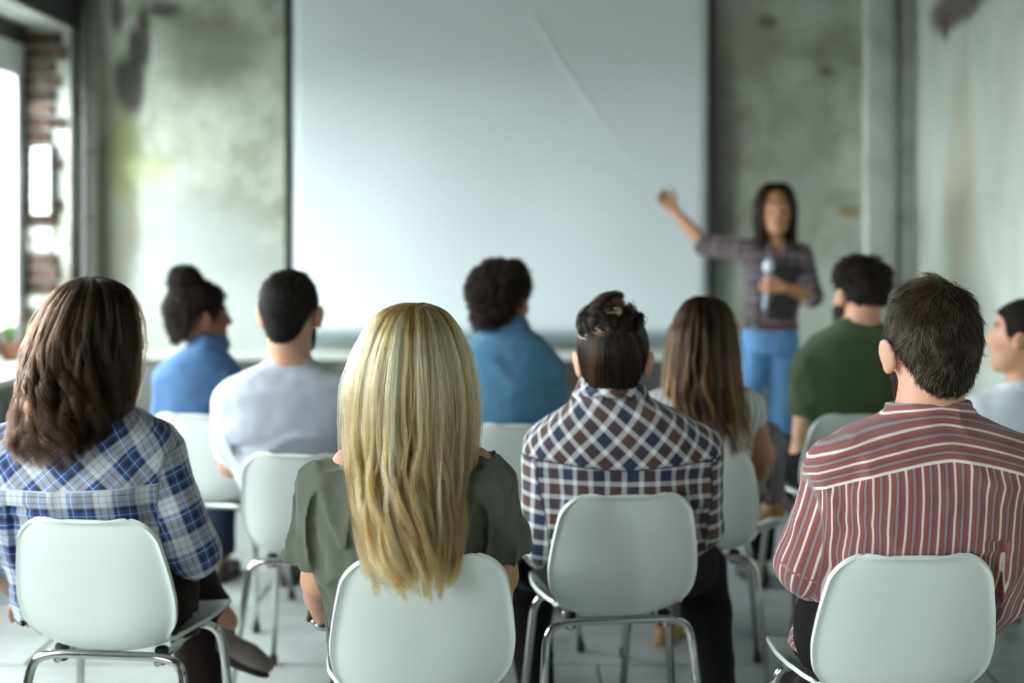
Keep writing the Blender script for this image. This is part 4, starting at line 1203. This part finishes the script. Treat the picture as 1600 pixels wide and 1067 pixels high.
# ------------------------------------------------------------------ 6 man in pale grey t-shirt
D = 3.59; ch = CH[6]
hd = Head(453, 492, D + .03, -7, -2, 1.03)
lg = legs_default(ch, .62, .12)
rows = [(568, 414, 488, .062, .035), (576, 394, 508, .078, .025), (590, 362, 538, .096, .01), (615, 348, 552, .110, 0), (670, 346, 558, .118, 0), (715, 352, 556, .122, -.01), (760, 372, 548, .124, .0), (800, 378, 544, .125, .02)]
e, rl = person(ch, 'man with cropped dark hair and pale grey t-shirt', D, rows,
    [arm(366, 628, 364, 724, 420, 745, D, .08, .28), arm(538, 628, 548, 724, 500, 745, D, .08, .28)], hd, S_fair2, M_tee_grey, M_jeans_dark, h=.007, legs=lg, sleeve=('short', .85),
    collar='crew', collar_r=(.072, .066), neck_r=.060, disp=folds(66, .012, (5, 5, 11)), hem=.50, sr=(.062, .058, .045), shoes=(M_shoe_white, M_sole_white), sseed=6)
cap = cap_solid(hd, (.006, .008, .010)); short_hair(e, rl, hd, cap, 7000, H_dark, B_dark, lambda l: np.interp(l[:, 2], [-.09, .0, .12], [.005, .010, .016]), (.0, -.06, .13), .5, 67, .00045, .005)
beard(e, rl, hd, H_dark, B_dark, 900, 68, .003, .0004, .006)

# ------------------------------------------------------------------ 7 curly person in blue shirt
D = 4.12; ch = CH[7]
hd = Head(784, 474, D + .02, -38, 0, .98)
rows = [(508, 768, 816, .058, .02), (520, 750, 836, .075, .015), (540, 726, 860, .095, .005), (570, 718, 874, .110, 0), (640, 718, 880, .118, 0), (700, 726, 874, .122, .02)]
e, rl = person(ch, 'person with voluminous dark curls and plain sky-blue shirt', D, rows,
    [arm(736, 580, 728, 668, 750, 720, D), arm(858, 580, 866, 668, 845, 720, D)], hd, S_tan, M_blue_shirt, M_jeans_dark, h=.007, collar='fold', collar_r=(.062, .062), neck_r=.052, disp=folds(77, .010, (6, 6, 6)), sr=(.062, .056, .045), sseed=7)
cap = cap_solid(hd, (.008, .012, .014), line=((-.12, -.075), (-.055, -.07), (-.02, .0), (.02, .02), (.06, .06), (.11, .07)))
cap.el(P(776, 442, D), (.080, .085, .058), .03); cap.el(P(798, 432, D), (.042, .06, .045), .03); cap.el(P(752, 450, D-.01), (.032, .05, .038), .03)
cap.disp = folds(78, .014, (30, 30, 30), .005)
V, Q = cap.surf(.006); base = mesh_obj('hair', V, Q, B_dark, e, True, rl)
curls(e, base, rl, V, vnormals(V, Q), 3000, H_dark, .036, .0065, 79)

# ------------------------------------------------------------------ 8 woman with long brown hair
D = 3.66; ch = CH[8]
hd = Head(1098, 548, D + .02, -5, -3, .96)
lg = legs_default(ch, .40, .10)
lg[1] = dict(hip=lw_(ch, .085, -.060, .556), knee=P(1190, 692, 4.12), ank=P(1203, 778, 4.20), fd=np.array((-.25, .8, -.35)), up=np.array((0, .3, 1.0)))
lg[0] = dict(hip=lw_(ch, -.085, -.060, .556), knee=lw_(ch, -.06, .345, .53), ank=P(1040, 978, 4.13), fd=np.array((.5, .75, 0)))
rows = [(596, 1072, 1132, .055, .02), (606, 1044, 1158, .078, .01), (618, 1020, 1176, .090, 0), (650, 1014, 1180, .098, 0), (700, 1022, 1172, .102, .01), (770, 1026, 1168, .11, .03)]
e, rl = person(ch, 'woman with long brown hair lightening to the tips and white striped top', D, rows,
    [arm(1030, 640, 1022, 735, 1050, 770, D), arm(1168, 636, 1190, 712, 1175, 755, D)], hd, S_tan, striped_top(), M_stripe_tr, h=.0065, legs=lg, sleeve=('short', .25),
    collar='crew', collar_r=(.066, .058), neck_r=.045, disp=folds(88, .006, (9, 9, 6)), female=True, sr=(.052, .050, .045), ar=(.043, .038, .026), shoes=(M_shoe_tan, M_sole_white), sseed=8)
long_hair(e, rl, D, [(463, 1088, 1112, .012, .0), (470, 1072, 1130, .05, 0), (485, 1062, 1140, .08, 0), (515, 1050, 1148, .108, 0), (560, 1043, 1153, .118, 0), (610, 1036, 1158, .122, -.01), (650, 1040, 1166, .122, -.03), (700, 1066, 1170, .11, -.05)],
    5000, 90, H_long, B_long, wave=(.003, .014, 2.2), tips=(0, .22), rad=.0006, seed=81, curl=.4, k=26, basecut=.85,
    tintf=lambda t, c, r: .12 + .35*c*np.clip(t*1.6, 0, 1) + .25*r + .45*np.clip(t-.35, 0, 1)*c)

# ------------------------------------------------------------------ 9 man in green
D = 4.33; ch = CH[9]
hd = Head(1345, 462, D + .02, 20, -2, 1.0)
rows = [(503, 1314, 1376, .062, .03), (512, 1298, 1392, .078, .02), (528, 1268, 1420, .098, .005), (555, 1254, 1434, .110, 0), (620, 1254, 1438, .118, 0), (700, 1260, 1430, .122, .02)]
e, rl = person(ch, 'bearded man with thick dark hair and dark green t-shirt', D, rows,
    [arm(1266, 572, 1254, 705, 1275, 745, D), arm(1420, 572, 1424, 700, 1400, 745, D)], hd, S_fair2, M_tee_olive, M_black, h=.007, sleeve=('short', .55),
    collar='crew', collar_r=(.070, .064), neck_r=.060, disp=folds(99, .008, (7, 7, 8)), sr=(.064, .060, .045), sseed=9)
cap = cap_solid(hd, (.008, .010, .016), line=((-.12, -.03), (-.055, -.03), (-.02, .0), (.02, .02), (.06, .06), (.11, .08)))
cap.el(hd.w(0, -.01, .070), (.084, .104, .066), .02, hd.R); cap.disp = folds(98, .006, (28, 28, 28), .003)
short_hair(e, rl, hd, cap, 5000, H_dark, B_dark, lambda l: np.interp(l[:, 2], [-.09, .0, .12], [.008, .016, .03]), (.0, -.06, .13), .7, 97, .0006, .006, 1.5)
beard(e, rl, hd, H_dark, B_dark, 1800, 96, .012, .0005, .016)

# ------------------------------------------------------------------ 10 woman in white by the wall
D = 3.94; ch = CH[10]
hd = Head(1598, 528, D, 58, 2, .96)
rows = [(604, 1572, 1620, .055, .02), (612, 1548, 1642, .078, .01), (624, 1524, 1660, .09, 0), (655, 1513, 1668, .1, 0), (720, 1518, 1662, .108, .02)]
e, rl = person(ch, 'woman with smooth dark tied hair and loose white top', D, rows,
    [arm(1528, 645, 1516, 735, 1540, 780, D), arm(1650, 645, 1664, 735, 1645, 780, D)], hd, S_fair2, M_top_white, M_jeans_dark, h=.007, legs=legs_default(ch, spread=.095), sleeve=('three', .1),
    collar='crew', collar_r=(.062, .056), neck_r=.042, disp=folds(110, .007, (8, 8, 5)), female=True, eyes=True, sr=(.056, .052, .045), sseed=10)
cap = cap_solid(hd, (.008, .010, .010)); cap.el(hd.w(0, -.125, .02), (.035, .035, .04), .02)
short_hair(e, rl, hd, cap, 4000, H_dark, B_dark, lambda l: np.full(len(l), .03), (0, .12, .06), .05, 111, .0005, .006, .2)

# ------------------------------------------------------------------ presenter
D = 6.1
hd = Head(1212, 332, D - .02, 176, 4, .97)
rows = [(381, 1192, 1234, .050, 0), (386, 1176, 1248, .066, 0), (396, 1164, 1260, .085, 0), (420, 1163, 1258, .100, 0), (455, 1168, 1250, .095, 0), (490, 1163, 1246, .098, 0)]
pel = []
for (py, x0, x1, b) in ((507, 1161, 1245, .100), (530, 1158, 1247, .108), (552, 1158, 1247, .108)):
    c = P((x0+x1)/2, py, D); pel.append((c[2], c[0], c[1], (x1-x0)/2*D/F, b))
lg = [dict(hip=P(1180, 560, D), knee=P(1164, 655, D-.03), ank=P(1160, 768, D+.04), fd=np.array((-.25, -1, 0)), tr=.066, kr=.048), dict(hip=P(1222, 560, D), knee=P(1219, 660, D-.02), ank=P(1229, 768, D), fd=np.array((.2, -1, 0)), tr=.066, kr=.048)]
rootp = P(1203, 360, D); rootp[2] = 0
arms = [(P(1172, 392, D), P(1104, 384, D+.12), P(1054, 330, D+.22)), (P(1252, 398, D), P(1268, 462, D-.145), P(1226, 449, D-.245))]
hs = [((-.62, .15, .78), (0, -1, 0), 1, .7, .95, .06), ((-1, -.10, .05), (0, 1, 0), -1, 1.05, .95, 0.0, -.1)]
e, rl = person(None, 'presenter in dark plaid shirt and blue jeans pointing at the screen', D, rows, arms, hd, S_tan, M_plaid_dark, M_jeans, h=.0065, sleeve=('three', .12), legs=lg, root=rootp,
    collar='none', neck_r=.045, hem=H-(508-CY)*D/F, shirt_cuts=[lambda p: np.where(p[:, 1] < D + .01, np.minimum((p[:, 2] - (H-(404-CY)*D/F))*.45 - np.abs(p[:, 0] - (1213-CX)*D/F), .02), -1)], disp=folds(120, .007, (8, 8, 6)), female=True, eyes=True, sr=(.058, .055, .045), pelvis=pel, handspec=hs, yoke=None, ar=(.042, .036, .025), shoes=(M_shoe_dark, M_sole_dark), legto=.97, sseed=12)
e['label'] = 'woman in dark plaid shirt and blue jeans pointing at the projection screen'
zb_ = H-(509-CY)*D/F; cx_ = (1203-CX)*D/F
S = Solid(); S.ring((cx_, D, zb_), .137, .104, .035, .005); V, Q = S.surf(.005); bo = mesh_obj('belt', V, Q, plain('red_brown_leather', (.10, .035, .025), .5, var=.2), e, True, rl)
bp = P(1172, 506, D-.10) - rl
MB().box((bp[0]-.03, bp[1]-.012, bp[2]-.022), (bp[0]+.03, bp[1]+.012, bp[2]+.022)).build('belt_buckle', M_chrome, bo, bevel=.006)
long_hair(e, rl, D-.02, [(285, 1203, 1222, .012, .0), (289, 1193, 1232, .05, 0), (298, 1185, 1238, .08, 0), (318, 1180, 1242, .10, 0), (345, 1179, 1242, .105, 0), (375, 1180, 1243, .10, .0), (400, 1182, 1243, .085, .0), (420, 1184, 1242, .07, 0)],
    3500, 60, H_dark, B_dark, wave=(.002, .008, 1.6), tips=(0, .2), rad=.0007, seed=121, back=1, front=128, k=22, cut=-.005, basecut=.9)

# microphone in her fist, folder under her arm
wr = arms[1][2]; mc = wr + np.array((-1, -.10, .05))/1.006*.083 + np.array((0, 1, 0))*.0270
ax = np.array((.09, .0, 1.0)); ax /= np.linalg.norm(ax); Lm = .245; b = mc - ax*Lm*.46
mic = tag(empty('microphone', tuple(b)), 'pale silver handheld microphone in the fist of the presenter', 'microphone')
MB().lathe([(.009, 0), (.0115, .004), (.0125, Lm*.5), (.016, Lm*.70), (.012, Lm*.72)], (0, 0, 0), 18, tuple(ax)).build('handle', plain('silver_blue_body', (.45, .52, .62), .35, .2), mic, True)
MB().lathe([(.012, Lm*.72), (.023, Lm*.77), (.026, Lm*.86), (.022, Lm*.95), (.010, Lm), (.001, Lm+.001)], (0, 0, 0), 18, tuple(ax)).build('grille', plain('pale_grille', (.62, .68, .80), .45, .2, bump=.4), mic, True)
c = P(1219, 448, D-.119)
fo = tag(empty('folder', tuple(c - np.array((0, 0, .16)))), 'black folder held under the arm against the plaid shirt', 'folder')
fo.rotation_euler = (0, R_(5), 0)
MB().box((-.055, -.009, 0), (.055, -.006, .27)).build('cover', M_blk, fo, bevel=.001)
MB().box((-.055, .006, 0), (.055, .009, .27)).build('cover', M_blk, fo, bevel=.001)
MB().box((-.052, -.006, .004), (.052, .006, .266)).build('pages', plain('paper', (.5, .5, .48), .8), fo)
